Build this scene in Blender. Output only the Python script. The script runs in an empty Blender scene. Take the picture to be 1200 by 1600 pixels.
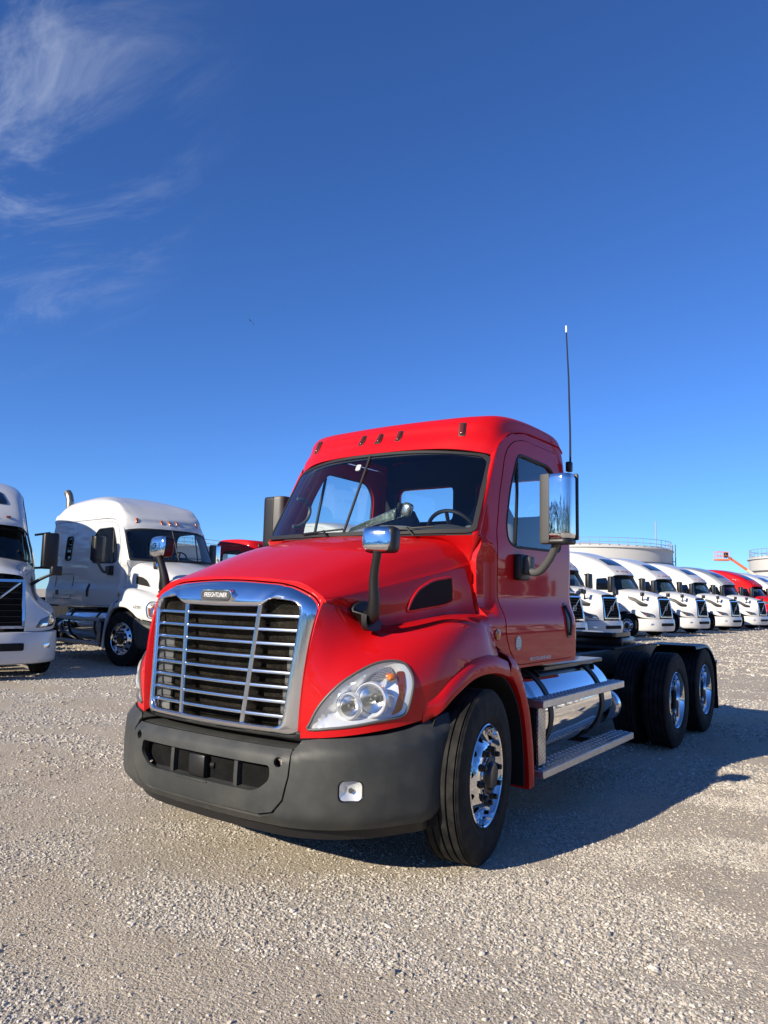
import bpy, bmesh, math, random
import numpy as np
from mathutils import Matrix, Vector, Euler
from mathutils.geometry import delaunay_2d_cdt
from mathutils.bvhtree import BVHTree

scene = bpy.context.scene
C = scene.collection
random.seed(4)
RNG = np.random.default_rng(11)

# ---------------------------------------------------------------- camera
CAM = Vector((3.3915, -4.0405, 1.5553))
YAW, PITCH, ROLL = -0.6248, 0.1128, 0.02206
FPX = 1157.68
cam_data = bpy.data.cameras.new('camera')
cam = bpy.data.objects.new('camera', cam_data); C.objects.link(cam)
_d = Vector((math.sin(YAW)*math.cos(PITCH), math.cos(YAW)*math.cos(PITCH), math.sin(PITCH)))
_r = Vector((math.cos(YAW), -math.sin(YAW), 0)); _u = _r.cross(_d)
_rr = _r*math.cos(ROLL)+_u*math.sin(ROLL); _uu = _u*math.cos(ROLL)-_r*math.sin(ROLL)
cam.matrix_world = Matrix(((_rr.x, _uu.x, -_d.x, CAM.x), (_rr.y, _uu.y, -_d.y, CAM.y), (_rr.z, _uu.z, -_d.z, CAM.z), (0, 0, 0, 1)))
cam_data.sensor_fit = 'HORIZONTAL'; cam_data.sensor_width = 36.0
cam_data.lens = FPX*36/1200
cam_data.clip_start = .05; cam_data.clip_end = 6000
scene.camera = cam

# ---------------------------------------------------------------- sky, sun, exposure
SUN = Vector((-.53, -2.2, 1.0)).normalized()
EL = math.asin(SUN.z); AZ = math.atan2(SUN.x, SUN.y)
world = bpy.data.worlds.new('World'); scene.world = world; world.use_nodes = True
wn = world.node_tree.nodes; wl = world.node_tree.links; wn.clear()
def wnode(t, **k):
    n = wn.new(t)
    for a, b in k.items(): setattr(n, a, b)
    return n
sky = wnode('ShaderNodeTexSky', sky_type='NISHITA', sun_disc=False)
sky.sun_elevation = EL; sky.sun_rotation = AZ
sky.air_density = 1.0; sky.dust_density = 0.0; sky.ozone_density = 3.0; sky.altitude = 1500
hsv = wnode('ShaderNodeHueSaturation'); hsv.inputs['Saturation'].default_value = 1.0; hsv.inputs['Value'].default_value = 1.0
tint = wnode('ShaderNodeMix', data_type='RGBA', blend_type='MULTIPLY'); tint.inputs[0].default_value = 1.0
wl.new(sky.outputs[0], tint.inputs[6]); tint.inputs[7].default_value = (.50, .83, 1.36, 1)
wl.new(tint.outputs[2], hsv.inputs['Color'])
tc = wnode('ShaderNodeTexCoord')
sep = wnode('ShaderNodeSeparateXYZ'); wl.new(tc.outputs['Generated'], sep.inputs[0])
def wmath(op, a, b=None, clamp=False):
    n = wnode('ShaderNodeMath', operation=op, use_clamp=clamp)
    for i, v in enumerate((a, b)):
        if v is None: continue
        if isinstance(v, (int, float)): n.inputs[i].default_value = v
        else: wl.new(v, n.inputs[i])
    return n.outputs[0]
zz = wmath('MAXIMUM', wmath('ADD', sep.outputs[2], .10), .02)
pv = wnode('ShaderNodeCombineXYZ')
wl.new(wmath('DIVIDE', sep.outputs[0], zz), pv.inputs[0]); wl.new(wmath('DIVIDE', sep.outputs[1], zz), pv.inputs[1])
mp = wnode('ShaderNodeMapping'); wl.new(pv.outputs[0], mp.inputs[0])
mp.inputs['Rotation'].default_value = (0, 0, math.radians(50)); mp.inputs['Scale'].default_value = (.75, 2.1, 1)
mp.inputs['Location'].default_value = (7.3, 2.1, 0)
def wnoise(scale, detail, rough, dist, src):
    n = wnode('ShaderNodeTexNoise'); n.inputs['Scale'].default_value = scale; n.inputs['Detail'].default_value = detail
    n.inputs['Roughness'].default_value = rough; n.inputs['Distortion'].default_value = dist
    wl.new(src, n.inputs['Vector']); return n.outputs[0]
n1 = wnoise(2.0, 10, .66, .7, mp.outputs[0])
n2 = wnoise(.55, 3, .5, .4, pv.outputs[0])
def wrange(v, a, b, c=0., d=1.):
    n = wnode('ShaderNodeMapRange', interpolation_type='SMOOTHSTEP'); wl.new(v, n.inputs[0])
    for i, x in enumerate((a, b, c, d)): n.inputs[i+1].default_value = x
    return n.outputs[0]
# a bank of thin cirrus lies in the western sky (to the left of the view) and thins out eastwards
bank = wnode('ShaderNodeVectorMath', operation='DOT_PRODUCT'); wl.new(tc.outputs['Generated'], bank.inputs[0])
bank.inputs[1].default_value = (-.80, .20, .56)
side = wrange(bank.outputs['Value'], .905, .985)
wisps = wmath('MULTIPLY', wrange(n1, .46, .86), wrange(n2, .34, .64))
mask = wmath('MULTIPLY', wmath('MULTIPLY', wisps, side), .55, True)
mix = wnode('ShaderNodeMix', data_type='RGBA')
wl.new(mask, mix.inputs[0]); wl.new(hsv.outputs[0], mix.inputs[6]); mix.inputs[7].default_value = (7.2, 7.8, 8.6, 1)
bg = wnode('ShaderNodeBackground'); wl.new(mix.outputs[2], bg.inputs[0]); bg.inputs[1].default_value = .077
wo = wnode('ShaderNodeOutputWorld'); wl.new(bg.outputs[0], wo.inputs[0])

sun_data = bpy.data.lights.new('sun', 'SUN'); sun = bpy.data.objects.new('sun', sun_data); C.objects.link(sun)
sun_data.energy = 4.8; sun_data.angle = math.radians(.53); sun_data.color = (1.0, .895, .725)
sun.rotation_euler = SUN.to_track_quat('Z', 'Y').to_euler()
scene.view_settings.view_transform = 'Standard'; scene.view_settings.look = 'None'
scene.view_settings.gamma = 1; scene.view_settings.exposure = .68; scene.view_settings.use_curve_mapping = False

# ---------------------------------------------------------------- materials
MATS = {}
def bsdf_mat(name):
    m = bpy.data.materials.new(name); m.use_nodes = True; MATS[name] = m
    return m, m.node_tree.nodes, m.node_tree.links, m.node_tree.nodes['Principled BSDF']
def mat(name, col, rough=.5, metal=0., coat=0., spec=.5, noise=0., nscale=6., bump=0., bscale=80., rnoise=0., dust=0.):
    m, n, l, b = bsdf_mat(name)
    b.inputs['Base Color'].default_value = (*col, 1); b.inputs['Roughness'].default_value = rough
    b.inputs['Metallic'].default_value = metal; b.inputs['Coat Weight'].default_value = coat
    b.inputs['Coat Roughness'].default_value = .03; b.inputs['Specular IOR Level'].default_value = spec
    if noise or bump or rnoise or dust:
        t = n.new('ShaderNodeTexCoord')
    if noise or rnoise or dust:
        x = n.new('ShaderNodeTexNoise'); x.inputs['Scale'].default_value = nscale; x.inputs['Detail'].default_value = 6; x.inputs['Roughness'].default_value = .62
        l.new(t.outputs['Object'], x.inputs['Vector'])
    src = None
    if noise:
        r = n.new('ShaderNodeMapRange'); l.new(x.outputs[0], r.inputs[0]); r.inputs[1].default_value = .25; r.inputs[2].default_value = .75
        r.inputs[3].default_value = 1-noise; r.inputs[4].default_value = 1+noise
        v = n.new('ShaderNodeVectorMath'); v.operation = 'SCALE'; v.inputs[0].default_value = col; l.new(r.outputs[0], v.inputs['Scale'])
        l.new(v.outputs[0], b.inputs['Base Color']); src = v.outputs[0]
    if dust:
        r2 = n.new('ShaderNodeMapRange'); l.new(x.outputs[0], r2.inputs[0]); r2.inputs[1].default_value = .42; r2.inputs[2].default_value = .72
        r2.inputs[3].default_value = 0; r2.inputs[4].default_value = dust
        mx = n.new('ShaderNodeMix'); mx.data_type = 'RGBA'; l.new(r2.outputs[0], mx.inputs[0])
        if src: l.new(src, mx.inputs[6])
        else: mx.inputs[6].default_value = (*col, 1)
        mx.inputs[7].default_value = (.30, .26, .21, 1); l.new(mx.outputs[2], b.inputs['Base Color'])
    if rnoise:
        r = n.new('ShaderNodeMapRange'); l.new(x.outputs[0], r.inputs[0]); r.inputs[1].default_value = .3; r.inputs[2].default_value = .75
        r.inputs[3].default_value = max(.01, rough-rnoise*.5); r.inputs[4].default_value = rough+rnoise; l.new(r.outputs[0], b.inputs['Roughness'])
    if bump:
        y = n.new('ShaderNodeTexNoise'); y.inputs['Scale'].default_value = bscale; y.inputs['Detail'].default_value = 3
        l.new(t.outputs['Object'], y.inputs['Vector'])
        bp = n.new('ShaderNodeBump'); bp.inputs['Strength'].default_value = bump; bp.inputs['Distance'].default_value = .004
        l.new(y.outputs[0], bp.inputs['Height']); l.new(bp.outputs[0], b.inputs['Normal'])
    return m
def glass(name, tint, refl=1.0, gl=(1, 1, 1), rough=.0):
    m = bpy.data.materials.new(name); m.use_nodes = True; MATS[name] = m
    n, l = m.node_tree.nodes, m.node_tree.links; n.clear()
    o = n.new('ShaderNodeOutputMaterial'); mx = n.new('ShaderNodeMixShader'); tr = n.new('ShaderNodeBsdfTransparent')
    g = n.new('ShaderNodeBsdfGlossy'); lw = n.new('ShaderNodeLayerWeight'); lw.inputs[0].default_value = .5; pw = n.new('ShaderNodeMath'); pw.operation = 'POWER'; pw.inputs[1].default_value = 5; l.new(lw.outputs['Facing'], pw.inputs[0])
    f = n.new('ShaderNodeMath'); f.operation = 'MULTIPLY_ADD'; f.inputs[1].default_value = .95; f.inputs[2].default_value = .05; l.new(pw.outputs[0], f.inputs[0])
    q = n.new('ShaderNodeMath'); q.operation = 'MULTIPLY'; q.use_clamp = True; q.inputs[1].default_value = refl
    tr.inputs[0].default_value = (*tint, 1); g.inputs[0].default_value = (*gl, 1); g.inputs[1].default_value = rough
    l.new(f.outputs[0], q.inputs[0]); l.new(q.outputs[0], mx.inputs[0]); l.new(tr.outputs[0], mx.inputs[1]); l.new(g.outputs[0], mx.inputs[2]); l.new(mx.outputs[0], o.inputs[0])
    return m
RED = (.49, .0035, .006)
mat('red_paint', RED, .55, coat=.55, spec=.10, noise=.04, nscale=3.0)
mat('white_paint', (.56, .56, .55), .36, coat=.7, noise=.035, nscale=2.2, rnoise=.12)
mat('silver_paint', (.42, .43, .44), .35, metal=.5, coat=.6)
mat('chrome', (.80, .80, .81), .045, metal=1., rnoise=.06, nscale=14)
mat('satin_chrome', (.70, .70, .71), .19, metal=1.)
mat('grille_chrome', (.88, .88, .89), .11, metal=1., rnoise=.04, nscale=8)
mat('dull_chrome', (.62, .62, .63), .13, metal=1., rnoise=.10, nscale=9)
mat('alu', (.60, .60, .60), .34, metal=.9, noise=.15, nscale=18, bump=.25, bscale=160)
mat('bumper_plastic', (.037, .040, .0395), .50, spec=.32, noise=.12, nscale=5, bump=.16, bscale=420, dust=.07)
mat('grey_plastic', (.070, .072, .073), .5, noise=.08)
mat('blank_plate', (.070, .073, .075), .5, noise=.08)
mat('black_plastic', (.009, .009, .010), .42, noise=.2, bump=.08, bscale=300)
mat('black_paint', (.006, .006, .007), .33, coat=.2, dust=.03, nscale=7)
mat('chassis_black', (.006, .006, .0065), .55, noise=.3, dust=.03, nscale=5)
mat('rubber', (.0075, .0075, .008), .78, spec=.22, noise=.22, nscale=10, dust=.06, bump=.15, bscale=120)
mat('seal', (.012, .012, .013), .6)
mat('dark_void', (.004, .004, .004), .9)
mat('interior', (.035, .04, .043), .75, noise=.15)
mat('interior_dark', (.013, .014, .016), .8)
mat('seat_cloth', (.10, .105, .115), .85, noise=.2, nscale=14)
mat('amber', (.62, .17, .015), .18, coat=.8)
mat('marker_lens', (.10, .016, .004), .15, coat=1.)
mat('amber_dark', (.26, .055, .008), .15, coat=1.)
mat('lamp_white', (.86, .87, .87), .2, metal=.45, coat=.3)
mat('lamp_reflector', (.88, .89, .90), .2, metal=1.)
mat('sticker_white', (.72, .72, .68), .5)
mat('sticker_grey', (.30, .36, .32), .5)
mat('letter_white', (.75, .75, .74), .5)
mat('letter_dark', (.05, .05, .055), .5)
mat('foil', (.62, .66, .64), .22, metal=.9, bump=.8, bscale=40)
mat('exhaust', (.42, .34, .24), .32, metal=.9, noise=.3, nscale=8)
mat('tank_paint', (.49, .485, .465), .6, noise=.06, nscale=.25)
mat('steel_dark', (.09, .10, .11), .6)
mat('steel_grey', (.30, .31, .32), .5, metal=.3)
mat('lift_orange', (.72, .17, .04), .5)
mat('lift_cream', (.72, .66, .52), .5)
mat('trailer_side', (.30, .285, .27), .5)
glass('window_glass', (.86, .92, .92), 1.25)
glass('lens_glass', (.95, .96, .96), .9)
glass('truck_glass', (.07, .10, .12), 1.3)
# radiator core and perforated inserts: fine relief that is too small to model
def core_mat(name, c1, c2, sx, sz):
    m, n, l, b = bsdf_mat(name)
    t = n.new('ShaderNodeTexCoord'); mpn = n.new('ShaderNodeMapping'); mpn.inputs['Scale'].default_value = (sx, 1, sz)
    w = n.new('ShaderNodeTexVoronoi'); w.inputs['Scale'].default_value = 1; x = n.new('ShaderNodeTexNoise'); x.inputs['Scale'].default_value = 9; x.inputs['Detail'].default_value = 5
    l.new(t.outputs['Object'], mpn.inputs[0]); l.new(mpn.outputs[0], w.inputs['Vector']); l.new(t.outputs['Object'], x.inputs['Vector'])
    mu = n.new('ShaderNodeMath'); mu.operation = 'MULTIPLY'; l.new(w.outputs['Distance'], mu.inputs[0]); l.new(x.outputs[0], mu.inputs[1])
    r = n.new('ShaderNodeValToRGB'); l.new(mu.outputs[0], r.inputs[0])
    r.color_ramp.elements[0].position = .08; r.color_ramp.elements[0].color = (*c1, 1); r.color_ramp.elements[1].position = .5; r.color_ramp.elements[1].color = (*c2, 1)
    l.new(r.outputs[0], b.inputs['Base Color']); b.inputs['Roughness'].default_value = .9; b.inputs['Specular IOR Level'].default_value = .08
    bp = n.new('ShaderNodeBump'); bp.inputs['Strength'].default_value = .5; bp.inputs['Distance'].default_value = .003; l.new(w.outputs['Distance'], bp.inputs['Height']); l.new(bp.outputs[0], b.inputs['Normal'])
core_mat('radiator', (.0015, .0015, .0015), (.024, .021, .016), 170, 90)
core_mat('insert_mesh', (.003, .003, .003), (.014, .014, .014), 300, 300)
def tread_plate(name, base, rough):
    m, n, l, b = bsdf_mat(name)
    t = n.new('ShaderNodeTexCoord'); mpn = n.new('ShaderNodeMapping'); mpn.inputs['Scale'].default_value = (46, 46, 46); mpn.inputs['Rotation'].default_value = (.78, .78, .78)
    c = n.new('ShaderNodeTexChecker'); c.inputs['Scale'].default_value = 1
    l.new(t.outputs['Object'], mpn.inputs[0]); l.new(mpn.outputs[0], c.inputs[0])
    bp = n.new('ShaderNodeBump'); bp.inputs['Strength'].default_value = .5; bp.inputs['Distance'].default_value = .003
    l.new(c.outputs['Fac'], bp.inputs['Height'])
    mxx = n.new('ShaderNodeMix'); mxx.data_type = 'RGBA'; l.new(c.outputs['Fac'], mxx.inputs[0]); mxx.inputs[6].default_value = (*base, 1); mxx.inputs[7].default_value = (*[q*.55 for q in base], 1); l.new(mxx.outputs[2], b.inputs['Base Color']); l.new(bp.outputs[0], b.inputs['Normal'])
    b.inputs['Base Color'].default_value = (*base, 1); b.inputs['Metallic'].default_value = .9; b.inputs['Roughness'].default_value = rough
tread_plate('tread_plate', (.55, .55, .55), .3)
tread_plate('step_tread', (.40, .41, .42), .42)

# ---------------------------------------------------------------- helpers
def tag(o, label=None, cat=None, group=None, kind=None):
    for k, v in (('label', label), ('category', cat), ('group', group), ('kind', kind)):
        if v: o[k] = v
    return o
def empty(name, loc=(0, 0, 0), rz=0., label=None, cat=None, group=None):
    o = bpy.data.objects.new(name, None); C.objects.link(o); o.location = loc; o.rotation_euler = (0, 0, rz); o.empty_display_size = .3
    return tag(o, label, cat, group)
def copy_tree(o, parent=None):
    c = o.copy(); C.objects.link(c); c.parent = parent
    for ch in o.children: copy_tree(ch, c)
    return c
def crv(P, n):
    P = np.asarray(P, float); k = len(P)
    Q = np.concatenate([[2*P[0]-P[1]], P, [2*P[-1]-P[-2]]]); out = []
    for i in range(k-1):
        a, b, c, d = Q[i:i+4]
        for t in np.arange(n)/n:
            out.append(.5*((2*b)+(-a+c)*t+(2*a-5*b+4*c-d)*t*t+(-a+3*b-3*c+d)*t**3))
    out.append(P[-1]); return np.array(out)
def surf(ctrl, n, m):
    g = crv(np.asarray(ctrl, float), n); return np.swapaxes(crv(np.swapaxes(g, 0, 1), m), 0, 1)
def sm(a, b, x):
    t = np.clip((x-a)/(b-a), 0, 1); return t*t*(3-2*t)
def lookup(G, s, t, ns, nt):
    a = min(max(s*ns, 0), G.shape[0]-1.001); b = min(max(t*nt, 0), G.shape[1]-1.001); i = int(a); j = int(b); u = a-i; v = b-j
    return (1-u)*(1-v)*G[i, j]+u*(1-v)*G[i+1, j]+(1-u)*v*G[i, j+1]+u*v*G[i+1, j+1]
def inside(P, poly):
    P = np.asarray(P); poly = np.asarray(poly); x, y = P[:, 0], P[:, 1]; r = np.zeros(len(P), bool); j = len(poly)-1
    for i in range(len(poly)):
        xi, yi = poly[i]; xj, yj = poly[j]
        if yi != yj:
            r ^= ((yi > y) != (yj > y)) & (x < (xj-xi)*(y-yi)/(yj-yi)+xi)
        j = i
    return r
def resample(poly, h):
    out = []
    for i in range(len(poly)):
        a = np.array(poly[i], float); b = np.array(poly[(i+1) % len(poly)], float)
        k = max(1, int(math.ceil(np.linalg.norm(b-a)/h)))
        for q in range(k): out.append(a+(b-a)*q/k)
    return np.array(out)
def rpoly(pts, r, n=6):
    """polygon with rounded corners; r scalar or list"""
    out = []; k = len(pts)
    for i in range(k):
        p = np.array(pts[i], float); a = np.array(pts[i-1], float)-p; b = np.array(pts[(i+1) % k], float)-p
        rr = r[i] if isinstance(r, (list, tuple)) else r
        la, lb = np.linalg.norm(a), np.linalg.norm(b); rr = min(rr, la*.49, lb*.49)
        A = p+a/la*rr; B = p+b/lb*rr
        for t in np.linspace(0, 1, n+1): out.append((1-t)**2*A+2*t*(1-t)*p+t*t*B)
    return [tuple(q) for q in out]
def inset(poly, d):
    P = np.array(poly, float); n = len(P); area = .5*np.sum(P[:, 0]*np.roll(P[:, 1], -1)-np.roll(P[:, 0], -1)*P[:, 1])
    s = 1 if area > 0 else -1; out = []
    for i in range(n):
        a = P[i]-P[i-1]; b = P[(i+1) % n]-P[i]
        na = np.array([-a[1], a[0]])/(np.linalg.norm(a)+1e-9); nb = np.array([-b[1], b[0]])/(np.linalg.norm(b)+1e-9)
        m = na+nb; m /= (np.linalg.norm(m)+1e-9); k = 1/max(.5, m@na)
        out.append(tuple(P[i]+s*m*d*k))
    return out
class MB:
    def __init__(s): s.v = []; s.f = []
    def add(s, V, F):
        o = len(s.v); s.v += [tuple(map(float, p)) for p in V]; s.f += [tuple(i+o for i in q) for q in F]; return s
    def grid(s, G, cu=False, cv=False, flip=False):
        n, m = G.shape[:2]; F = []
        for i in range(n if cu else n-1):
            for j in range(m if cv else m-1):
                a, b, c, d = i*m+j, ((i+1) % n)*m+j, ((i+1) % n)*m+(j+1) % m, i*m+(j+1) % m
                F.append((d, c, b, a) if flip else (a, b, c, d))
        return s.add(G.reshape(-1, 3), F)
    def box(s, c, d, bev=0., seg=2, rot=None):
        bm = bmesh.new(); bmesh.ops.create_cube(bm, size=1); bmesh.ops.scale(bm, vec=d, verts=bm.verts)
        if bev: bmesh.ops.bevel(bm, geom=bm.edges[:], offset=bev, segments=seg, profile=.5, affect='EDGES')
        if rot: bmesh.ops.rotate(bm, matrix=Euler(rot).to_matrix(), verts=bm.verts)
        bm.verts.ensure_lookup_table(); bm.verts.index_update()
        s.add([v.co+Vector(c) for v in bm.verts], [[v.index for v in f.verts] for f in bm.faces]); bm.free(); return s
    def tube(s, path, r, n=10, closed=False, cap=True, sx=1.):
        P = [Vector(p) for p in path]; k = len(P); R = r if isinstance(r, (list, tuple)) else [r]*k
        up = None; G = []
        for i in range(k):
            if closed: t = P[(i+1) % k]-P[i-1]
            else: t = P[min(i+1, k-1)]-P[max(i-1, 0)]
            t.normalize()
            if up is None:
                up = t.orthogonal().normalized() if abs(t.z) > .9 else Vector((0, 0, 1))
            u = (up-t*up.dot(t)).normalized(); w = t.cross(u); up = u
            G.append([P[i]+(u*math.cos(a)+w*math.sin(a)*sx)*R[i] for a in np.linspace(0, 2*math.pi, n, endpoint=False)])
        o = len(s.v); s.grid(np.array(G), cu=closed, cv=True)
        if cap and not closed:
            s.f.append(tuple(o+j for j in range(n))); s.f.append(tuple(o+(k-1)*n+j for j in reversed(range(n))))
        return s
    def lathe(s, prof, n=48, axis='x', c=(0, 0, 0)):
        G = []
        for a in np.linspace(0, 2*math.pi, n, endpoint=False):
            row = []
            for h, r in prof:
                ca, sa = r*math.cos(a), r*math.sin(a)
                row.append({'x': (h, ca, sa), 'y': (ca, h, sa), 'z': (ca, sa, h)}[axis])
            G.append(row)
        return s.grid(np.array(G, float)+np.array(c, float), cu=True, flip=(axis != 'y'))
    def prism(s, outline, fn, t0, t1):
        """outline 2d, fn(u,v,w)->3d, side walls and caps between depth t0 and t1"""
        n = len(outline); o = len(s.v)
        s.v += [tuple(fn(u, v, t0)) for u, v in outline]+[tuple(fn(u, v, t1)) for u, v in outline]
        for i in range(n): j = (i+1) % n; s.f.append((o+i, o+j, o+n+j, o+n+i))
        s.f.append(tuple(o+i for i in reversed(range(n)))); s.f.append(tuple(o+n+i for i in range(n))); return s
    def panel(s, outer, holes, h, fn):
        V, F = cdt(outer, holes, h); return s.add([fn(u, v) for u, v in V], F)
    def mirror(s):
        o = len(s.v); s.v += [(-x, y, z) for x, y, z in s.v[:o]]; s.f += [tuple(i+o for i in reversed(q)) for q in s.f[:]]; return s
    def flipx(s):
        m = MB(); m.v = [(-x, y, z) for x, y, z in s.v]; m.f = [tuple(reversed(q)) for q in s.f]; return m
    def mesh(s, name, m, smooth=True, sharp=38, weld=False):
        me = bpy.data.meshes.new(name); me.from_pydata(s.v, [], s.f)
        bm = bmesh.new(); bm.from_mesh(me)
        if weld: bmesh.ops.remove_doubles(bm, verts=bm.verts, dist=1e-5)
        bmesh.ops.recalc_face_normals(bm, faces=bm.faces); bm.to_mesh(me); bm.free()
        me.materials.append(MATS[m])
        if smooth:
            me.shade_smooth(); me.set_sharp_from_angle(angle=math.radians(sharp))
        return me
    def build(s, name, m, parent=None, smooth=True, sharp=38, solid=0., off=-1, weld=False, bevel=0.):
        o = bpy.data.objects.new(name, s.mesh(name, m, smooth, sharp, weld)); C.objects.link(o); o.parent = parent
        if solid:
            q = o.modifiers.new('thickness', 'SOLIDIFY'); q.thickness = solid; q.offset = off; e = o.modifiers.new('crisp', 'EDGE_SPLIT'); e.split_angle = math.radians(max(sharp, 45)); e.use_edge_sharp = False
        if bevel:
            q = o.modifiers.new('edges', 'BEVEL'); q.width = bevel; q.segments = 2; q.limit_method = 'ANGLE'
        return o
def link(name, me, parent=None, loc=(0, 0, 0), rot=(0, 0, 0), scale=(1, 1, 1)):
    o = bpy.data.objects.new(name, me); C.objects.link(o); o.parent = parent; o.location = loc; o.rotation_euler = rot; o.scale = scale; return o
def cdt(outer, holes, h):
    loops = [resample(outer, h)]+[resample(q, h) for q in holes]
    P = []; E = []
    for L in loops:
        o = len(P); P += [tuple(q) for q in L]; E += [(o+i, o+(i+1) % len(L)) for i in range(len(L))]
    lo = loops[0].min(0); hi = loops[0].max(0)
    gx, gy = np.meshgrid(np.arange(lo[0]+h*.5, hi[0], h), np.arange(lo[1]+h*.5, hi[1], h)); Q = np.stack([gx.ravel(), gy.ravel()], 1)
    if len(Q):
        k = inside(Q, loops[0])
        for q in loops[1:]: k &= ~inside(Q, q)
        Q = Q[k]
        if len(Q):
            B = np.array(P); d = np.full(len(Q), 9e9)
            for b in B: d = np.minimum(d, (Q[:, 0]-b[0])**2+(Q[:, 1]-b[1])**2)
            P += [tuple(q) for q in Q[d > (h*.55)**2]]
    V, _, F, *_ = delaunay_2d_cdt([Vector(q) for q in P], E, [], 0, 1e-6)
    V = np.array([tuple(v) for v in V]); F = [tuple(f) for f in F]
    cen = np.array([V[list(f)].mean(0) for f in F]); k = inside(cen, loops[0])
    for q in loops[1:]: k &= ~inside(cen, q)
    return V, [f for f, a in zip(F, k) if a]
def text_mesh(body, size, m, extrude=.001, shear=0., space=1., bold=0.):
    c = bpy.data.curves.new('lettering', 'FONT'); c.body = body; c.size = size; c.extrude = extrude; c.shear = shear
    c.align_x = 'CENTER'; c.align_y = 'CENTER'; c.space_character = space; c.offset = bold; c.resolution_u = 2
    o = bpy.data.objects.new('lettering', c); C.objects.link(o)
    dg = bpy.context.evaluated_depsgraph_get(); me = bpy.data.meshes.new_from_object(o.evaluated_get(dg))
    bpy.data.objects.remove(o); bpy.data.curves.remove(c); me.name = 'lettering'; me.materials.clear(); me.materials.append(MATS[m]); return me
def arc(c, r, a0, a1, n):
    return [(c[0]+r*math.cos(a), c[1]+r*math.sin(a)) for a in np.linspace(math.radians(a0), math.radians(a1), n)]
def circle(c, r, n=24): return arc(c, r, 0, 360*(n-1)/n, n)

# ---------------------------------------------------------------- ground
def vnoise(x, y, seed):
    xi = np.floor(x).astype(int); yi = np.floor(y).astype(int); fx = x-xi; fy = y-yi
    def hsh(a, b):
        n = (a*374761393+b*668265263+seed*1442695041) & 0x7fffffff; n = ((n ^ (n >> 13))*1274126177) & 0x7fffffff
        return ((n ^ (n >> 16)) & 0xffff)/65535.
    u = fx*fx*(3-2*fx); v = fy*fy*(3-2*fy)
    return (hsh(xi, yi)*(1-u)+hsh(xi+1, yi)*u)*(1-v)+(hsh(xi, yi+1)*(1-u)+hsh(xi+1, yi+1)*u)*v
def fbm(x, y, seed, oct=4):
    s = 0; a = .5; t = 0
    for k in range(oct): s = s+a*vnoise(x*2**k+17*k, y*2**k-9*k, seed+k); t += a; a *= .5
    return s/t
def gh(x, y):
    """small undulations of the yard"""
    r = np.hypot(x-3.4, y+4); fade = 1-sm(14, 40, r)
    near = 1-sm(1.0, 1.5, np.hypot(np.maximum(np.abs(x)-.9, 0), np.maximum(np.abs(y-2.6)-3.4, 0)))
    return ((fbm(x*.9, y*.9, 3)-.5)*.045+(fbm(x*5, y*5, 8, 3)-.5)*.018)*fade*(1-.85*near)-.004*fade
def gravel(x, y):
    """0 bare packed dirt .. 1 loose stone; long patches raked by tyres"""
    a = math.radians(-12); u = x*math.cos(a)-y*math.sin(a); v = x*math.sin(a)+y*math.cos(a)
    f = .6*fbm(u*.55+3, v*1.5, 21, 4)+.4*fbm(u*1.6, v*2.6, 33, 3)
    return sm(.45, .63, f)
rad = [0.0]; r = .5
while r < 70: rad.append(r); r *= 1.0135
while r < 3000: rad.append(r); r *= 1.16
NA = 420; ang = np.linspace(0, 2*math.pi, NA, endpoint=False)
RR, AA = np.meshgrid(np.array(rad[1:]), ang, indexing='ij'); GX = 3.4+RR*np.cos(AA); GY = -4.0+RR*np.sin(AA); GZ = gh(GX, GY)
mb = MB(); mb.grid(np.stack([GX, GY, GZ], 2), cv=True)
o0 = len(mb.v); mb.v.append((3.4, -4.0, 0)); mb.f += [((j+1) % NA, j, o0) for j in range(NA)]
m, n, l, b = bsdf_mat('gravel_ground')
t = n.new('ShaderNodeTexCoord'); at_ = n.new('ShaderNodeAttribute'); at_.attribute_name = 'gravel'
def nz(scale, det, rough=.6):
    x = n.new('ShaderNodeTexNoise'); x.inputs['Scale'].default_value = scale; x.inputs['Detail'].default_value = det; x.inputs['Roughness'].default_value = rough; l.new(t.outputs['Object'], x.inputs['Vector']); return x.outputs[0]
def ramp(src, *st):
    r = n.new('ShaderNodeValToRGB'); l.new(src, r.inputs[0]); e = r.color_ramp.elements
    while len(e) < len(st): e.new(.5)
    for q, (p, c) in zip(e, st): q.position = p; q.color = (*c, 1)
    return r.outputs[0]
def mixc(f, a, bb, mode='MIX'):
    x = n.new('ShaderNodeMix'); x.data_type = 'RGBA'; x.blend_type = mode
    if isinstance(f, float): x.inputs[0].default_value = f
    else: l.new(f, x.inputs[0])
    l.new(a, x.inputs[6]); l.new(bb, x.inputs[7]); return x.outputs[2]
dirt = ramp(nz(1.1, 9, .68), (.28, (.315, .255, .178)), (.50, (.430, .360, .265)), (.72, (.570, .495, .385)))
grit = n.new('ShaderNodeTexVoronoi'); grit.inputs['Scale'].default_value = 62; l.new(t.outputs['Object'], grit.inputs['Vector'])
gsep = n.new('ShaderNodeSeparateColor'); l.new(grit.outputs['Color'], gsep.inputs[0])
stone_c = ramp(gsep.outputs[0], (.0, (.20, .178, .142)), (.35, (.39, .348, .282)), (.7, (.54, .49, .41)), (1., (.68, .635, .555)))
grit2 = n.new('ShaderNodeTexVoronoi'); grit2.inputs['Scale'].default_value = 150; l.new(t.outputs['Object'], grit2.inputs['Vector'])
gs2 = n.new('ShaderNodeSeparateColor'); l.new(grit2.outputs['Color'], gs2.inputs[0])
fine_c = ramp(gs2.outputs[0], (.0, (.235, .195, .142)), (.5, (.430, .365, .272)), (1., (.63, .56, .455)))
base = mixc(.55, dirt, fine_c)
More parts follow.
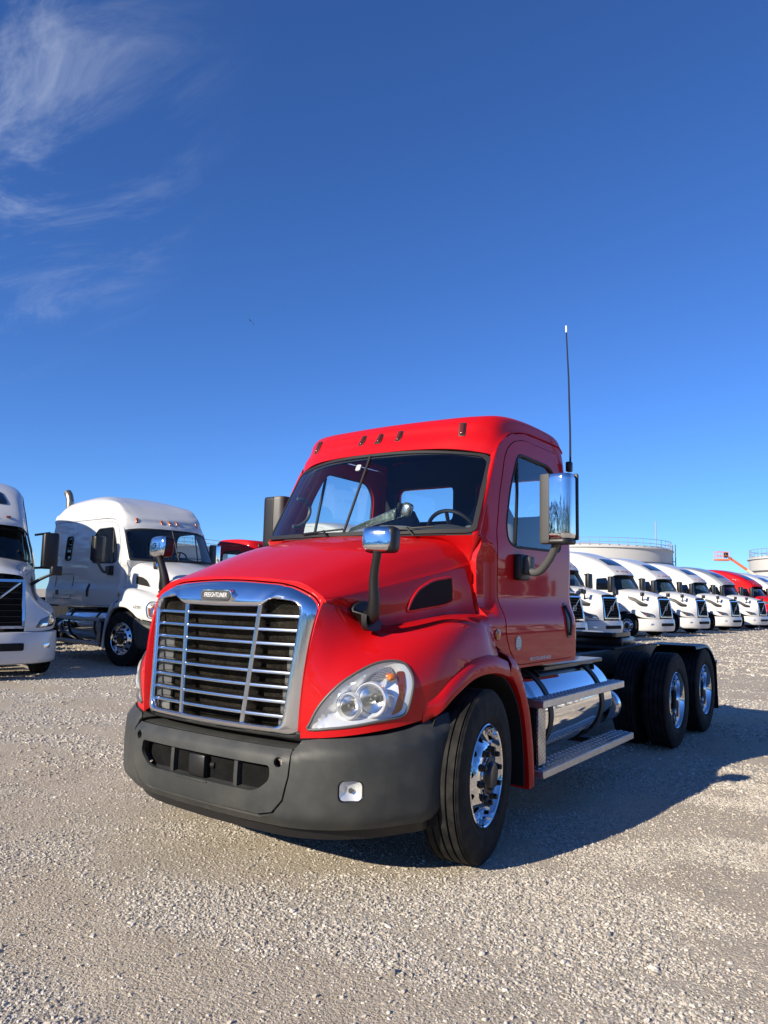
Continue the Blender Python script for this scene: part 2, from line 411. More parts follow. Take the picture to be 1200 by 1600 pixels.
mm = n.new('ShaderNodeMapRange'); l.new(at_.outputs['Fac'], mm.inputs[0]); mm.inputs[3].default_value = .12; mm.inputs[4].default_value = .85
col = mixc(mm.outputs[0], base, stone_c)
l.new(col, b.inputs['Base Color']); b.inputs['Roughness'].default_value = .9; b.inputs['Specular IOR Level'].default_value = .25
bp = n.new('ShaderNodeBump'); bp.inputs['Strength'].default_value = .6; bp.inputs['Distance'].default_value = .010
ad = n.new('ShaderNodeMath'); ad.operation = 'MULTIPLY_ADD'; ad.inputs[1].default_value = -.8; l.new(grit.outputs['Distance'], ad.inputs[0]); l.new(nz(45, 6, .7), ad.inputs[2])
l.new(ad.outputs[0], bp.inputs['Height'])
bp2 = n.new('ShaderNodeBump'); bp2.inputs['Strength'].default_value = .6; bp2.inputs['Distance'].default_value = .004; l.new(grit2.outputs['Distance'], bp2.inputs['Height']); bp2.invert = True
l.new(bp.outputs[0], bp2.inputs['Normal']); l.new(bp2.outputs[0], b.inputs['Normal'])
ground = mb.build('ground', 'gravel_ground', sharp=180)
tag(ground, 'packed tan dirt and pale gravel surface of the truck yard', 'ground', kind='structure')
a = ground.data.attributes.new('gravel', 'FLOAT', 'POINT')
co = np.empty(len(ground.data.vertices)*3); ground.data.vertices.foreach_get('co', co); co = co.reshape(-1, 3)
a.data.foreach_set('value', gravel(co[:, 0], co[:, 1]).astype(np.float32))

# loose stones: one uncountable mass, instanced on points
def scatter(n_, r0, r1, smin, smax, seed, thr, bare):
    g = np.random.default_rng(seed); fwd = math.atan2(_d.y, _d.x)
    th = fwd+g.uniform(-1.08, 1.08, n_); rr = np.sqrt(g.uniform(r0*r0, r1*r1, n_)) if r1 < 12 else r0*(r1/r0)**g.uniform(0, 1, n_)
    x = 3.39+rr*np.cos(th); y = -4.04+rr*np.sin(th); k = g.uniform(0, 1, n_) < bare+(1-bare)*gravel(x, y)**thr
    x, y, rr = x[k], y[k], rr[k]
    s = smin*(smax/smin)**(g.uniform(0, 1, len(x))**1.8)*(1+.02*np.maximum(rr-6, 0))
    return np.stack([x, y, gh(x, y)+s*.12], 1), s
parts = [scatter(190000, 2.2, 7.5, .0045, .0118, 1, 1.5, .08), scatter(270000, 2.2, 8.0, .003, .0072, 2, .8, .27),
         scatter(130000, 7.0, 26., .008, .018, 3, 1.0, .16), scatter(220, 2.2, 14., .016, .026, 5, 1.0, .35), scatter(75000, 18., 75., .016, .030, 7, 1.0, .35)]
PP = np.concatenate([p for p, s in parts]); SS = np.concatenate([s for p, s in parts])
me = bpy.data.meshes.new('gravel_stones'); me.vertices.add(len(PP)); me.vertices.foreach_set('co', PP.astype(np.float32).ravel())
a = me.attributes.new('size', 'FLOAT', 'POINT'); a.data.foreach_set('value', SS.astype(np.float32))
stones = bpy.data.objects.new('gravel_stones', me); C.objects.link(stones)
tag(stones, 'loose crushed limestone gravel lying over the packed dirt', 'gravel', kind='stuff')
m, n, l, b = bsdf_mat('stone')
oi = n.new('ShaderNodeObjectInfo')
cr_ = ramp(oi.outputs['Random'], (0., (.21, .187, .152)), (.25, (.39, .348, .286)), (.6, (.52, .472, .40)), (.9, (.62, .58, .51)), (1., (.74, .70, .63)))
t = n.new('ShaderNodeTexCoord'); l.new(mixc(.35, cr_, ramp(nz(3., 4), (.3, (.24, .205, .16)), (.7, (.58, .53, .455)))), b.inputs['Base Color']); b.inputs['Roughness'].default_value = .85
b.inputs['Specular IOR Level'].default_value = .3
ng = bpy.data.node_groups.new('scatter_stones', 'GeometryNodeTree')
ng.interface.new_socket('Geometry', in_out='INPUT', socket_type='NodeSocketGeometry'); ng.interface.new_socket('Geometry', in_out='OUTPUT', socket_type='NodeSocketGeometry')
gn, gl = ng.nodes, ng.links
gi = gn.new('NodeGroupInput'); go = gn.new('NodeGroupOutput'); iop = gn.new('GeometryNodeInstanceOnPoints'); g2i = gn.new('GeometryNodeGeometryToInstance')
for k in range(7):
    ico = gn.new('GeometryNodeMeshIcoSphere'); ico.inputs['Radius'].default_value = 1; ico.inputs['Subdivisions'].default_value = 1 if k % 2 else 2
    sp = gn.new('GeometryNodeSetPosition'); pos = gn.new('GeometryNodeInputPosition'); nt = gn.new('ShaderNodeTexNoise'); nt.noise_dimensions = '4D'
    nt.inputs['W'].default_value = k*3.7; nt.inputs['Scale'].default_value = 1.1; nt.inputs['Detail'].default_value = 1
    vm = gn.new('ShaderNodeVectorMath'); vm.operation = 'SUBTRACT'; vm.inputs[1].default_value = (.5, .5, .5)
    vs = gn.new('ShaderNodeVectorMath'); vs.operation = 'SCALE'; vs.inputs['Scale'].default_value = 1.7
    gl.new(pos.outputs[0], nt.inputs['Vector']); gl.new(nt.outputs['Color'], vm.inputs[0]); gl.new(vm.outputs[0], vs.inputs[0]); gl.new(vs.outputs[0], sp.inputs['Offset'])
    gl.new(ico.outputs[0], sp.inputs['Geometry'])
    tr = gn.new('GeometryNodeTransform'); tr.inputs['Scale'].default_value = (1.0+.15*(k % 3), .8, .55+.06*(k % 4)); gl.new(sp.outputs[0], tr.inputs['Geometry'])
    smt = gn.new('GeometryNodeSetMaterial'); smt.inputs['Material'].default_value = MATS['stone']; gl.new(tr.outputs[0], smt.inputs['Geometry'])
    ss = gn.new('GeometryNodeSetShadeSmooth'); ss.inputs['Shade Smooth'].default_value = False; gl.new(smt.outputs[0], ss.inputs['Geometry'])
    gl.new(ss.outputs[0], g2i.inputs[0])
rv = gn.new('FunctionNodeRandomValue'); rv.data_type = 'FLOAT_VECTOR'; rv.inputs[0].default_value = (-.45, -.45, 0); rv.inputs[1].default_value = (.45, .45, 6.28)
na = gn.new('GeometryNodeInputNamedAttribute'); na.data_type = 'FLOAT'; na.inputs[0].default_value = 'size'
gl.new(gi.outputs[0], iop.inputs['Points']); gl.new(g2i.outputs[0], iop.inputs['Instance']); iop.inputs['Pick Instance'].default_value = True
gl.new(rv.outputs[0], iop.inputs['Rotation']); gl.new(na.outputs[0], iop.inputs['Scale']); gl.new(iop.outputs[0], go.inputs[0])
md = stones.modifiers.new('scatter', 'NODES'); md.node_group = ng

# ---------------------------------------------------------------- tractor: surfaces
_zc = crv([(.95, 1.04), (1.08, 1.048), (1.3, 1.05), (1.40, 1.044), (1.47, 1.02), (1.54, 1.002), (1.7, 1.0), (1.9, 1.002), (2.02, .998), (2.3, .983), (2.6, .957), (2.75, .94), (2.86, .922), (3.0, .90)], 8)
def Xside(y, z, step=False):
    b = float(np.interp(z, _zc[:, 0], _zc[:, 1]))
    if step: b -= .045*sm(1.42, 1.5, z)*(1-sm(1.82, 1.95, z))*(1-sm(.54, .635, y))
    b -= sm(1.85, 2.05, z)*.028*np.clip((1.05-y)/.6, 0, 1)**2
    return float(b)
FEN = np.array([
    [(.668, -.985, .79), (.675, -.99, .95), (.685, -.985, 1.10), (.694, -.965, 1.25), (.703, -.935, 1.38), (.71, -.91, 1.46), (.716, -.885, 1.515)],
    [(.79, -.935, .80), (.79, -.94, .95), (.79, -.925, 1.08), (.785, -.88, 1.20), (.775, -.82, 1.31), (.765, -.76, 1.40), (.755, -.70, 1.465)],
    [(.90, -.865, .815), (.905, -.87, .95), (.90, -.85, 1.08), (.885, -.79, 1.19), (.86, -.71, 1.28), (.83, -.63, 1.35), (.79, -.55, 1.405)],
    [(1.0, -.765, .835), (1.005, -.77, .96), (1.0, -.75, 1.09), (.98, -.69, 1.20), (.95, -.61, 1.285), (.90, -.52, 1.345), (.815, -.42, 1.382)],
    [(1.09, -.61, .86), (1.095, -.615, .97), (1.09, -.60, 1.10), (1.07, -.55, 1.22), (1.03, -.48, 1.31), (.96, -.40, 1.365), (.84, -.29, 1.395)],
    [(1.15, -.43, .90), (1.155, -.43, 1.0), (1.15, -.42, 1.12), (1.13, -.38, 1.25), (1.085, -.33, 1.34), (1.0, -.25, 1.395), (.86, -.15, 1.413)],
    [(1.18, -.27, 1.00), (1.182, -.26, 1.06), (1.175, -.24, 1.16), (1.155, -.20, 1.29), (1.11, -.15, 1.38), (1.02, -.10, 1.425), (.873, .0, 1.432)],
    [(1.19, -.05, 1.085), (1.19, -.05, 1.13), (1.18, -.04, 1.21), (1.155, -.01, 1.325), (1.115, .03, 1.40), (1.03, .07, 1.44), (.89, .13, 1.445)],
    [(1.19, .20, 1.10), (1.188, .20, 1.145), (1.17, .21, 1.22), (1.14, .22, 1.33), (1.10, .235, 1.405), (1.03, .25, 1.445), (.91, .28, 1.45)],
    [(1.18, .43, 1.06), (1.16, .43, 1.11), (1.12, .43, 1.19), (1.085, .43, 1.30), (1.065, .43, 1.385), (1.02, .43, 1.44), (.955, .43, 1.45)]])
FN, FT = 12, 10
FG = surf(FEN, FN, FT)
def fen(s, t): return lookup(FG, s, t, FN, FT)
def fen_n(s, t):
    a = fen(s+.03, t)-fen(s-.03, t); b_ = fen(s, t+.03)-fen(s, t-.03); q = np.cross(a, b_); q /= np.linalg.norm(q)+1e-9
    return q if q@np.array([.6, -.7, .4]) > 0 else -q
def zcen(y): return float(np.interp(y, *np.array(_HC).T))
_HC = crv([(-1.0, 1.615), (-.93, 1.652), (-.70, 1.752), (-.3, 1.890), (.05, 1.965), (.17, 1.982), (.5, 2.0)], 6)
CRE = crv([(-.90, .722, 1.520), (-.5, .775, 1.593), (-.13, .83, 1.668), (.2, .872, 1.735), (.45, .90, 1.788)], 8)
HOOD = []
_yc = np.linspace(-.925, .13, 10)
for i in range(10):
    bx_, by_, bz_ = FEN[i][6]; yc = _yc[i]
    ye = by_-.0; xe = float(np.interp(ye, CRE[:, 0], CRE[:, 1])); ze = float(np.interp(ye, CRE[:, 0], CRE[:, 2])); f = i/9
    zc = zcen(yc); Y = lambda q: yc+(ye-yc)*(q/xe)**2.2
    z3 = ze+(zc-ze)*(.72+.12*f); z4 = ze+(zc-ze)*(.34+.14*f)
    wall = .04+.0*f
    HOOD.append([(0, yc, zc), (.24, Y(.24), zc-.004), (.44, Y(.44), zc-.020+.008*f), (xe-.155, Y(xe-.155), z3), (xe-.05, Y(xe-.05), z4), (xe-.004, ye, ze+.014), (xe+.006, ye, ze-.012),
                 (xe*.55+bx_*.45+.002, ye*.6+by_*.4, ze*.6+bz_*.4), (xe*.2+bx_*.8-.008, by_, ze*.2+bz_*.8), (bx_, by_, bz_)])
HOOD = np.array(HOOD); HG = surf(HOOD, 10, 6)
def grid_bvh(G):
    q = MB().grid(G); return BVHTree.FromPolygons([Vector(v) for v in q.v], q.f)
HBVH = grid_bvh(HG); FBVH = grid_bvh(FG)
def hood_x(y, z):
    h_, *_ = HBVH.ray_cast(Vector((3, y, z)), Vector((-1, 0, 0))); return h_.x if h_ else .85
# plan curve of the bumper: x -> y of the front face
BPL = crv([(0, -1.078), (.3, -1.072), (.6, -1.046), (.8, -.985), (.95, -.885), (1.06, -.755), (1.13, -.615), (1.172, -.455), (1.195, -.27)], 10)
BL = np.concatenate([[0], np.cumsum(np.hypot(*np.diff(BPL, axis=0).T))]); BLEN = BL[-1]
def bplan(s):
    q = abs(s); x = np.interp(q, BL, BPL[:, 0]); y = np.interp(q, BL, BPL[:, 1])
    e = 1e-3; x1, y1 = np.interp(q+e, BL, BPL[:, 0]), np.interp(q+e, BL, BPL[:, 1]); x0, y0 = np.interp(q-e, BL, BPL[:, 0]), np.interp(q-e, BL, BPL[:, 1])
    n_ = np.array([-(y0-y1)*-1, 0, 0]); tx, ty = x1-x0, y1-y0; k = math.hypot(tx, ty)+1e-9; nx, ny = ty/k, -tx/k
    sg = 1 if s >= 0 else -1
    return sg*x, y, sg*nx, ny
def btop(s):
    return float(np.interp(abs(s), [0, .3, .6, .655, .70, .80, 1.0, 1.2, 1.35, 1.5, BLEN], [.735, .735, .733, .735, .775, .79, .80, .815, .838, .866, .895]))
def bfn(s, z, off=0.):
    x, y, nx, ny = bplan(s); zt = btop(s); q = (z-.33)/(zt-.33)
    o = off-.035*sm(.86, 1.0, q)**2-.05*sm(.22, 0, q)**2+.014*math.sin(min(max(q, 0), 1)*math.pi)
    if abs(s) > .68: o += .010*sm(.068, .055, zt-z)*-1
    rear = sm(1.25, BLEN, abs(s))*(zt-z)*-.34          # the wheel-side edge leans forward at the bottom
    return np.array([x+nx*o, y+ny*o+rear, z])
def Yg(x, z): return -1.048+.055*(z-.8)/.73+.065*(x/.68)**2

def wheel_meshes():
    W = {}
    R = .503; hw = .123
    prof = [(-hw*.86, .300), (-hw*.98, .34), (-hw*1.06, .40), (-hw*1.02, .455), (-hw*.93, .488), (-hw*.86, R-.006)]
    for k, x in enumerate(np.linspace(-.095, .095, 5)):
        if k == 0: prof += [(-hw*.80, R-.001)]
        prof += [(x-.007, R), (x-.004, R-.012), (x+.004, R-.012), (x+.007, R)]
    prof += [(hw*.80, R-.001), (hw*.86, R-.006), (hw*.90, R-.013), (hw*.93, .488), (hw*1.02, .455), (hw*1.045, .43), (hw*1.052, .425), (hw*1.06, .40), (hw*1.035, .36), (hw*1.04, .356), (hw*.98, .33), (hw*.84, .300), (hw*.6, .285), (-hw*.6, .285), (-hw*.86, .300)]
    W['tyre'] = MB().lathe(prof, 96).mesh('tyre', 'rubber', sharp=30)
    # steer wheel: dished disc standing out, ten hand holes
    f1 = lambda r: float(np.interp(r, [.0, .11, .165, .18, .20, .245, .262, .275], [.118, .118, .118, .112, .085, .045, .040, .052]))
    m_ = MB(); holes = [circle((.222*math.cos(a), .222*math.sin(a)), .030, 18) for a in np.arange(10)*math.pi/5+.3]
    m_.panel(circle((0, 0), .272, 72), holes+[circle((0, 0), .10, 36)], .022, lambda u, v: (f1(math.hypot(u, v)), u, v))
    m_.lathe([(-.12, .285), (-.11, .275), (.03, .268), (.052, .275), (.085, .282), (.112, .286), (.118, .293), (.113, .299), (.10, .300)], 72)
    W['steer'] = m_.mesh('wheel', 'chrome', weld=True, sharp=40)
    m_ = MB().lathe([(.05, .28), (.02, .27), (.015, .0)], 40); W['steer_back'] = m_.mesh('brake_drum', 'dark_void')
    W['steer_hub'] = MB().lathe([(.10, .11), (.130, .108), (.136, .10), (.136, .086), (.150, .080), (.158, .07), (.160, .05), (.160, .0)], 32).mesh('hub', 'black_paint', sharp=30)
    W['nut'] = MB().lathe([(.0, .022), (.010, .022), (.014, .017), (.036, .0155), (.040, .010), (.041, 0)], 12).mesh('lug_nut', 'black_plastic', sharp=30)
    W['ring'] = MB().lathe([(.119, .124), (.128, .120), (.128, .108), (.121, .104)], 40).mesh('hub_ring', 'dull_chrome', sharp=30)
    # outer dual: deep dish
    f2 = lambda r: float(np.interp(r, [.0, .11, .165, .18, .20, .245, .262, .275], [-.145, -.145, -.145, -.14, -.12, -.085, -.08, -.06]))
    m_ = MB(); m_.panel(circle((0, 0), .27, 64), holes+[circle((0, 0), .10, 36)], .026, lambda u, v: (f2(math.hypot(u, v)), u, v))
    m_.lathe([(-.12, .285), (-.085, .272), (-.02, .268), (.04, .272), (.085, .280), (.112, .286), (.118, .293), (.113, .299), (.10, .300)], 72)
    W['drive'] = m_.mesh('wheel', 'chrome', weld=True, sharp=40)
    W['drive_hub'] = MB().lathe([(-.16, .11), (-.05, .108), (-.04, .10), (-.03, .14), (-.015, .14), (-.012, .10), (.03, .09), (.035, .0)], 32).mesh('hub', 'black_paint', sharp=30)
    W['drive_back'] = MB().lathe([(-.08, .28), (-.17, .27), (-.18, .0)], 40).mesh('brake_drum', 'dark_void')
    return W
WH = wheel_meshes()
def wheel(root, x, y, steer=0., drive=False, nuts=True):
    side = 1 if x > 0 else -1
    w = link('wheel', WH['drive' if drive else 'steer'], root, (x, y, .5), (random.uniform(0, 6), 0, (0 if side > 0 else math.pi)+steer))
    link('tyre', WH['tyre'], w)
    if drive: link('tyre', WH['tyre'], w, (-.335, 0, 0))
    link('hub', WH['drive_hub' if drive else 'steer_hub'], w); link('brake_drum', WH['drive_back' if drive else 'steer_back'], w)
    if not drive: link('hub_ring', WH['ring'], w)
    if nuts:
        for k in range(10):
            a_ = k*math.pi/5; link('lug_nut', WH['nut'], w, ((-.143 if drive else .117), .152*math.cos(a_), .152*math.sin(a_)))
    return w

def paint_of(o, m):
    for s in o.material_slots: s.link = 'OBJECT'; s.material = MATS[m]

# ---------------------------------------------------------------- tractor: builder
HL = [(.34, .29), (.45, .55), (.65, .90), (1.05, 1.45), (1.55, 2.03), (2.0, 2.42), (2.5, 2.77), (3.0, 2.95), (3.5, 2.92), (3.85, 2.72), (4.1, 2.35), (4.23, 1.95), (4.22, 1.55), (4.15, 1.10), (4.05, .68), (3.88, .50), (3.55, .45), (2.85, .40), (2.05, .35), (1.2, .31)]
_q = np.array(HL+HL[:2]); HLs = [tuple(v) for v in crv(np.concatenate([[HL[-1]], _q]), 3)[3:-3]]
def both(fn_build):
    """call a builder for the left side and mirrored for the right"""
    for sgn in (1, -1): fn_build(sgn)
def bm_side(mb_, sgn): return mb_ if sgn > 0 else mb_.flipx()

def tractor(root, paint, sleeper=False, bumper_mat='bumper_plastic', bumper_side=None):
    P = root
    # hood
    m_ = MB().grid(HG); m_.mirror(); hood = m_.build('hood', paint, P, weld=True, sharp=50, solid=.012)
    # fenders with the lamp opening cut out
    for sg in (1, -1):
        m_ = MB().panel([(0, 0), (9, 0), (9, 6), (0, 6)], [HLs], .16, lambda s, t: fen(s, t))
        fo = bm_side(m_, sg).build('fender', paint, P, sharp=60, solid=.012)
        # wheel arch flare: rolled lip
        pts = [fen(s, 0) for s in np.linspace(4.6, 9, 50)]
        G = []
        for k, p in enumerate(pts):
            f = sm(0, 10, k)
            G.append([p+np.array(d)*1.0 for d in [(-.012, 0, .10), (.004+.008*f, 0, .085), (.018*f+.004, 0, .055), (.026*f+.004, 0, .02), (.024*f+.003, 0, -.008), (.0, 0, -.016), (-.05, 0, -.012)]])
        bm_side(MB().grid(np.array(G)), sg).build('arch_flare', paint, fo, sharp=60)
        # inner wheel well
        prof = [(-.42, .30), (-.48, .62), (-.42, .88), (-.20, 1.06), (.12, 1.12), (.44, 1.04), (.64, .84), (.72, .55), (.74, .30)]
        pr = crv(prof, 4); G = np.array([[(x, y, z) for x in (.62, .9, 1.165)] for y, z in pr])
        bm_side(MB().grid(G), sg).build('wheel_well', 'dark_void', fo, solid=.01)
        # lamp
        lamp_bowl = MB()
        L = np.array(HLs); cen = L.mean(0)
        def depth(s, t):
            d = np.min(np.hypot((L[:, 0]-s)*.10, (L[:, 1]-t)*.13)); return float(.085*sm(0, .09, d))
        lamp_bowl.panel(HLs, [], .16, lambda s, t: fen(s, t)-np.array([.25, -.92, .1])*-0-fen_n(s, t)*(depth(s, t)+.004))
        hl = bm_side(lamp_bowl, sg).build('headlight', 'lamp_white', P, sharp=60)
        bm_side(MB().panel(HLs, [], .2, lambda s, t: fen(s, t)+fen_n(s, t)*.004), sg).build('lens', 'lens_glass', hl, sharp=60)
        bm_side(MB().tube([fen(s, t)+fen_n(s, t)*.002 for s, t in HLs], .0075, 8, closed=True), sg).build('gasket', 'grey_plastic', hl)
        for (s, t), R_, dp, tl in (((2.86, 1.32), .088, .045, .18), ((1.98, 1.12), .066, .05, .12)):
            c0 = fen(s, t)-fen_n(s, t)*(dp-.02); q = MB()
            prof = [(.02, R_*1.10), (-.012, R_*1.06), (-.016, R_), (-.010, R_*.96), (.010, R_*.80)]
            q.lathe(prof, 36, 'y'); M_ = Matrix.Translation(Vector(c0)) @ Matrix.Rotation(tl*1.2, 4, 'Z')
            q.v = [tuple(M_ @ Vector(v)) for v in q.v]; bm_side(q, sg).build('bezel', 'lamp_white', hl, sharp=40)
            q = MB().lathe([(.004, R_*.80), (.02, R_*.66), (.045, R_*.45), (.06, .018), (.062, 0)], 32, 'y'); q.v = [tuple(M_ @ Vector(v)) for v in q.v]; bm_side(q, sg).build('reflector', 'lamp_reflector', hl, sharp=70)
            q = MB().lathe([(.06, .012), (.004, .013), (-.002, .010), (-.004, 0)], 16, 'y'); q.v = [tuple(M_ @ Vector(v)) for v in q.v]; bm_side(q, sg).build('bulb', 'grey_plastic', hl)
        # turn signal with ribbed reflector, and side amber reflector
        for k in range(7):
            t0 = 2.22+.08*k; pth = [fen(s, t0+.05*math.sin((s-2.9)*1.6))-fen_n(s, t0)*.026 for s in np.linspace(2.75+.06*k, 3.58-.03*k, 8)]
            bm_side(MB().tube(pth, .006, 6), sg).build('signal_rib', 'lamp_reflector', hl)
        q = MB().lathe([(0, .022), (-.02, .020), (-.03, .012), (-.032, 0)], 16, 'y'); c0 = fen(3.52, 2.22)-fen_n(3.5, 2.2)*.02; q.v = [tuple(Vector(v)+Vector(c0)) for v in q.v]
        bm_side(q, sg).build('signal_bulb', 'amber', hl)
        am = rpoly([(3.62, 2.45), (3.92, 2.42), (4.04, 1.7), (3.92, .74), (3.55, .56), (3.66, .9), (3.80, 1.5)], .12, 4)
        bm_side(MB().panel(am, [], .1, lambda s, t: fen(s, t)-fen_n(s, t)*.012), sg).build('amber_reflector', 'amber_dark', hl, sharp=60)
        # hood side air vent: flat black panel stands for the shade in its mouth, raised lip around
        vo = rpoly([(-.235, 1.462), (-.20, 1.53), (-.13, 1.60), (.02, 1.662), (.215, 1.69), (.222, 1.530), (.13, 1.505)], [.02, .05, .05, .05, .02, .03, .04], 5)
        bm_side(MB().panel(vo, [], .03, lambda y, z: (hood_x(y, z)+.006, y, z)), sg).build('air_vent', 'dark_void', hood, sharp=70)
        bm_side(MB().tube([(hood_x(y, z)+.003, y, z) for y, z in vo], .010, 6, closed=True), sg).build('vent_lip', paint, hood)
        # hood mirror: foot on the hood side, tapered arm, chrome-backed head
        foot = rpoly([(-.70, 1.36), (-.56, 1.35), (-.52, 1.45), (-.58, 1.535), (-.70, 1.50)], .05, 5)
        hm = bm_side(MB().prism(foot, lambda y, z, w: (hood_x(y, z)+w, y, z), -.01, .028), sg).build('hood_mirror', 'black_plastic', P, bevel=.008)
        arm = crv([(.80, -.60, 1.43), (.872, -.64, 1.440), (.902, -.665, 1.52), (.915, -.69, 1.66), (.955, -.715, 1.80)], 5)
        bm_side(MB().tube(arm, [.045-.020*min(1, k/17)*1.0 for k in range(len(arm))], 12), sg).build('arm', 'black_plastic', hm)
        hd = MB().box((0, .01, 0), (.205, .10, .148), .034, 5); c0 = Vector((.965, -.70, 1.868)); M_ = Matrix.Translation(c0) @ Euler((-.08, 0, .16)).to_matrix().to_4x4()
        hd.v = [tuple(M_ @ Vector(v)) for v in hd.v]; bm_side(hd, sg).build('mirror_head', 'black_plastic', hm, sharp=60)
        cv = MB(); n1_, n2_ = 19, 15; G = np.zeros((n1_, n2_, 3))
        for i_ in range(n1_):
            for j_ in range(n2_):
                u, v = -1+2*i_/(n1_-1), -1+2*j_/(n2_-1); k = .96
                uu, vv = u*math.sqrt(1-.18*v*v), v*math.sqrt(1-.18*u*u); bul = (1-u**4)*(1-v**4)
                G[i_, j_] = tuple(M_ @ Vector((uu*.104*k-.006, -.022-.026*bul**.6, vv*.075*k)))
        bm_side(cv.grid(G), sg).build('mirror_cover', 'chrome', hm, sharp=80)
    # grille surround: chrome frame with a deep round section
    out = rpoly([(-.648, .772), (.648, .772), (.706, 1.52), (.50, 1.612), (0, 1.640), (-.50, 1.612), (-.706, 1.52)], [.07, .07, .10, .25, .3, .25, .10], 10)
    inn = rpoly([(-.548, .836), (.548, .836), (.612, 1.508), (.395, 1.528), (.335, 1.480), (0, 1.474), (-.335, 1.480), (-.395, 1.528), (-.612, 1.508)], [.05, .05, .07, .04, .04, .2, .04, .04, .07], 8)
    def by_angle(poly, n_):
        Q = resample(poly, .004); a_ = np.arctan2((Q[:, 1]-1.18)*1.35, Q[:, 0]); o_ = np.argsort(a_); Q = Q[o_]; a_ = a_[o_]
        A = np.linspace(-math.pi, math.pi, n_, endpoint=False); e_ = np.concatenate([a_-2*math.pi, a_, a_+2*math.pi]); E_ = np.concatenate([Q]*3)
        return np.stack([np.interp(A, e_, E_[:, 0]), np.interp(A, e_, E_[:, 1])], 1)
    NL = 240; O_, I_ = by_angle(out, NL), by_angle(inn, NL); rings = []
    for f, dy in ((0, .15), (0, .095), (.0, .052), (.12, .024), (.38, .000), (.68, -.015), (.87, -.019), (.955, -.013), (1.0, .004), (1.0, .075)):
        X_ = O_*(1-f)+I_*f; rings.append([(x, Yg(x, z)+dy, z) for x, z in X_])
    gs = MB().grid(np.array(rings), cv=True).build('grille_surround', 'grille_chrome', P, sharp=60)
    # hood front flange closing the joint to the chrome
    edge = np.concatenate([HG[0][:31:2], FG[0][::-1][::3]]); Lp = np.array([(x, Yg(x, z)+.050, z) for x, z in O_])
    G = []
    for e_ in edge:
        a_ = math.atan2((e_[2]-1.18)*1.35, e_[0]); AA_ = np.arctan2((Lp[:, 2]-1.18)*1.35, Lp[:, 0]); j_ = int(np.argmin(np.abs(AA_-a_))); t_ = Lp[j_]
        G.append([e_, e_*.5+t_*.5+np.array([0, -.006, .004]), t_+np.array([.004*np.sign(t_[0]), 0, .003])])
    MB().grid(np.array(G)).mirror().build('hood_flange', paint, hood, weld=True, sharp=70)
    # horizontal slats, each its own bar, and the two upright bars
    for k in range(8):
        z = 1.432-.0775*k; xw = .572+.058*(z-.85)/.6+.006
        G = []
        for x in np.linspace(-xw, xw, 41):
            y = Yg(x, z)+.020
            G.append([(x, y-.006, z-.012), (x, y-.011, z-.009), (x, y-.011, z-.002), (x, y-.0085, z+.005), (x, y-.002, z+.009), (x, y+.035, z+.014), (x, y+.035, z-.010)])
        MB().grid(np.array(G), cv=True).build('slat', 'satin_chrome', gs, sharp=35)
    for sg in (1, -1):
        G = []
        for z in np.linspace(.815, 1.50, 24):
            xm = sg*(.258+.060*(z-.8)/.7); y = Yg(xm, z)+.004; w = .016
            G.append([(xm-w, y+.10, z), (xm-w, y+.008, z), (xm-w*.6, y, z), (xm+w*.6, y, z), (xm+w, y+.008, z), (xm+w, y+.10, z)])
        MB().grid(np.array(G)).build('upright_bar', 'satin_chrome', gs, sharp=35)
        # blanking plates between the slats at the outer edge
        for k in range(8):
            z1 = 1.432-.0775*k-.010; z0 = z1-.055; x0 = .470+.045*(z0-.85)/.6; x1 = .58+.058*(z0-.85)/.6
            MB().box((sg*(x0+x1)/2, Yg(x1, z0)+.062, (z0+z1)/2), (x1-x0, .02, z1-z0), .003, 1).build('blanking_plate', 'blank_plate', gs)
    MB().box((0, -.90, 1.15), (1.20, .02, .72)).build('radiator_core', 'radiator', gs)
    MB().grid(np.array([[(x, -.895, z) for z in (.80, 1.50)] for x in (-.62, .62)])).build('shroud', 'dark_void', gs)
    # badge: raised oval plate with rim and lettering
    bo = rpoly([(-.135, 1.503), (.135, 1.503), (.135, 1.575), (-.135, 1.575)], .036, 8); yb = Yg(0, 1.535)-.024
    bd = MB().prism(bo, lambda x, z, w: (x, yb+.035-w, z), 0, .045).build('badge', 'chrome', gs, bevel=.004)
    bi = inset(bo, .010); MB().prism(bi, lambda x, z, w: (x, yb-.010-w, z), 0, .003).build('badge_face', 'letter_dark', bd)
    tm = text_mesh('FREIGHTLINER', .0315, 'letter_white', .0012, .25, .98)
    link('lettering', tm, bd, (0, yb-.0145, 1.539), (math.pi/2, 0, 0), (.98, 1.22, 1))
    # bumper
    zb = lambda s: float(np.interp(abs(s), [0, .6, 1.0, BLEN], [.325, .33, .345, .355]))
    S_ = np.linspace(-BLEN, BLEN, 70); outer = [(s, zb(s)) for s in S_]+[(s, btop(s)) for s in S_[::-1]]
    cp = [(-.655, .80), (-.66, .68), (-.655, .60), (-.625, .48), (-.56, .405), (-.46, .378), (.46, .378), (.56, .405), (.625, .48), (.655, .60), (.66, .68), (.655, .80)]
    cps = rpoly(cp, .03, 3)
    o2 = [(s, zb(s)) for s in S_]+[(s, btop(s)) for s in S_[::-1] if s > .672]+[(.664, .72), (.664, .68), (.659, .60), (.629, .476), (.563, .400), (.46, .371), (-.46, .371), (-.563, .400), (-.629, .476), (-.659, .60), (-.664, .68), (-.664, .72)]+[(s, btop(s)) for s in S_[::-1] if s < -.672]
    fogh = [rpoly([(sg*.985-.066, .49), (sg*.985+.066, .49), (sg*.985+.066, .60), (sg*.985-.066, .60)], .035, 5) for sg in (1, -1)]
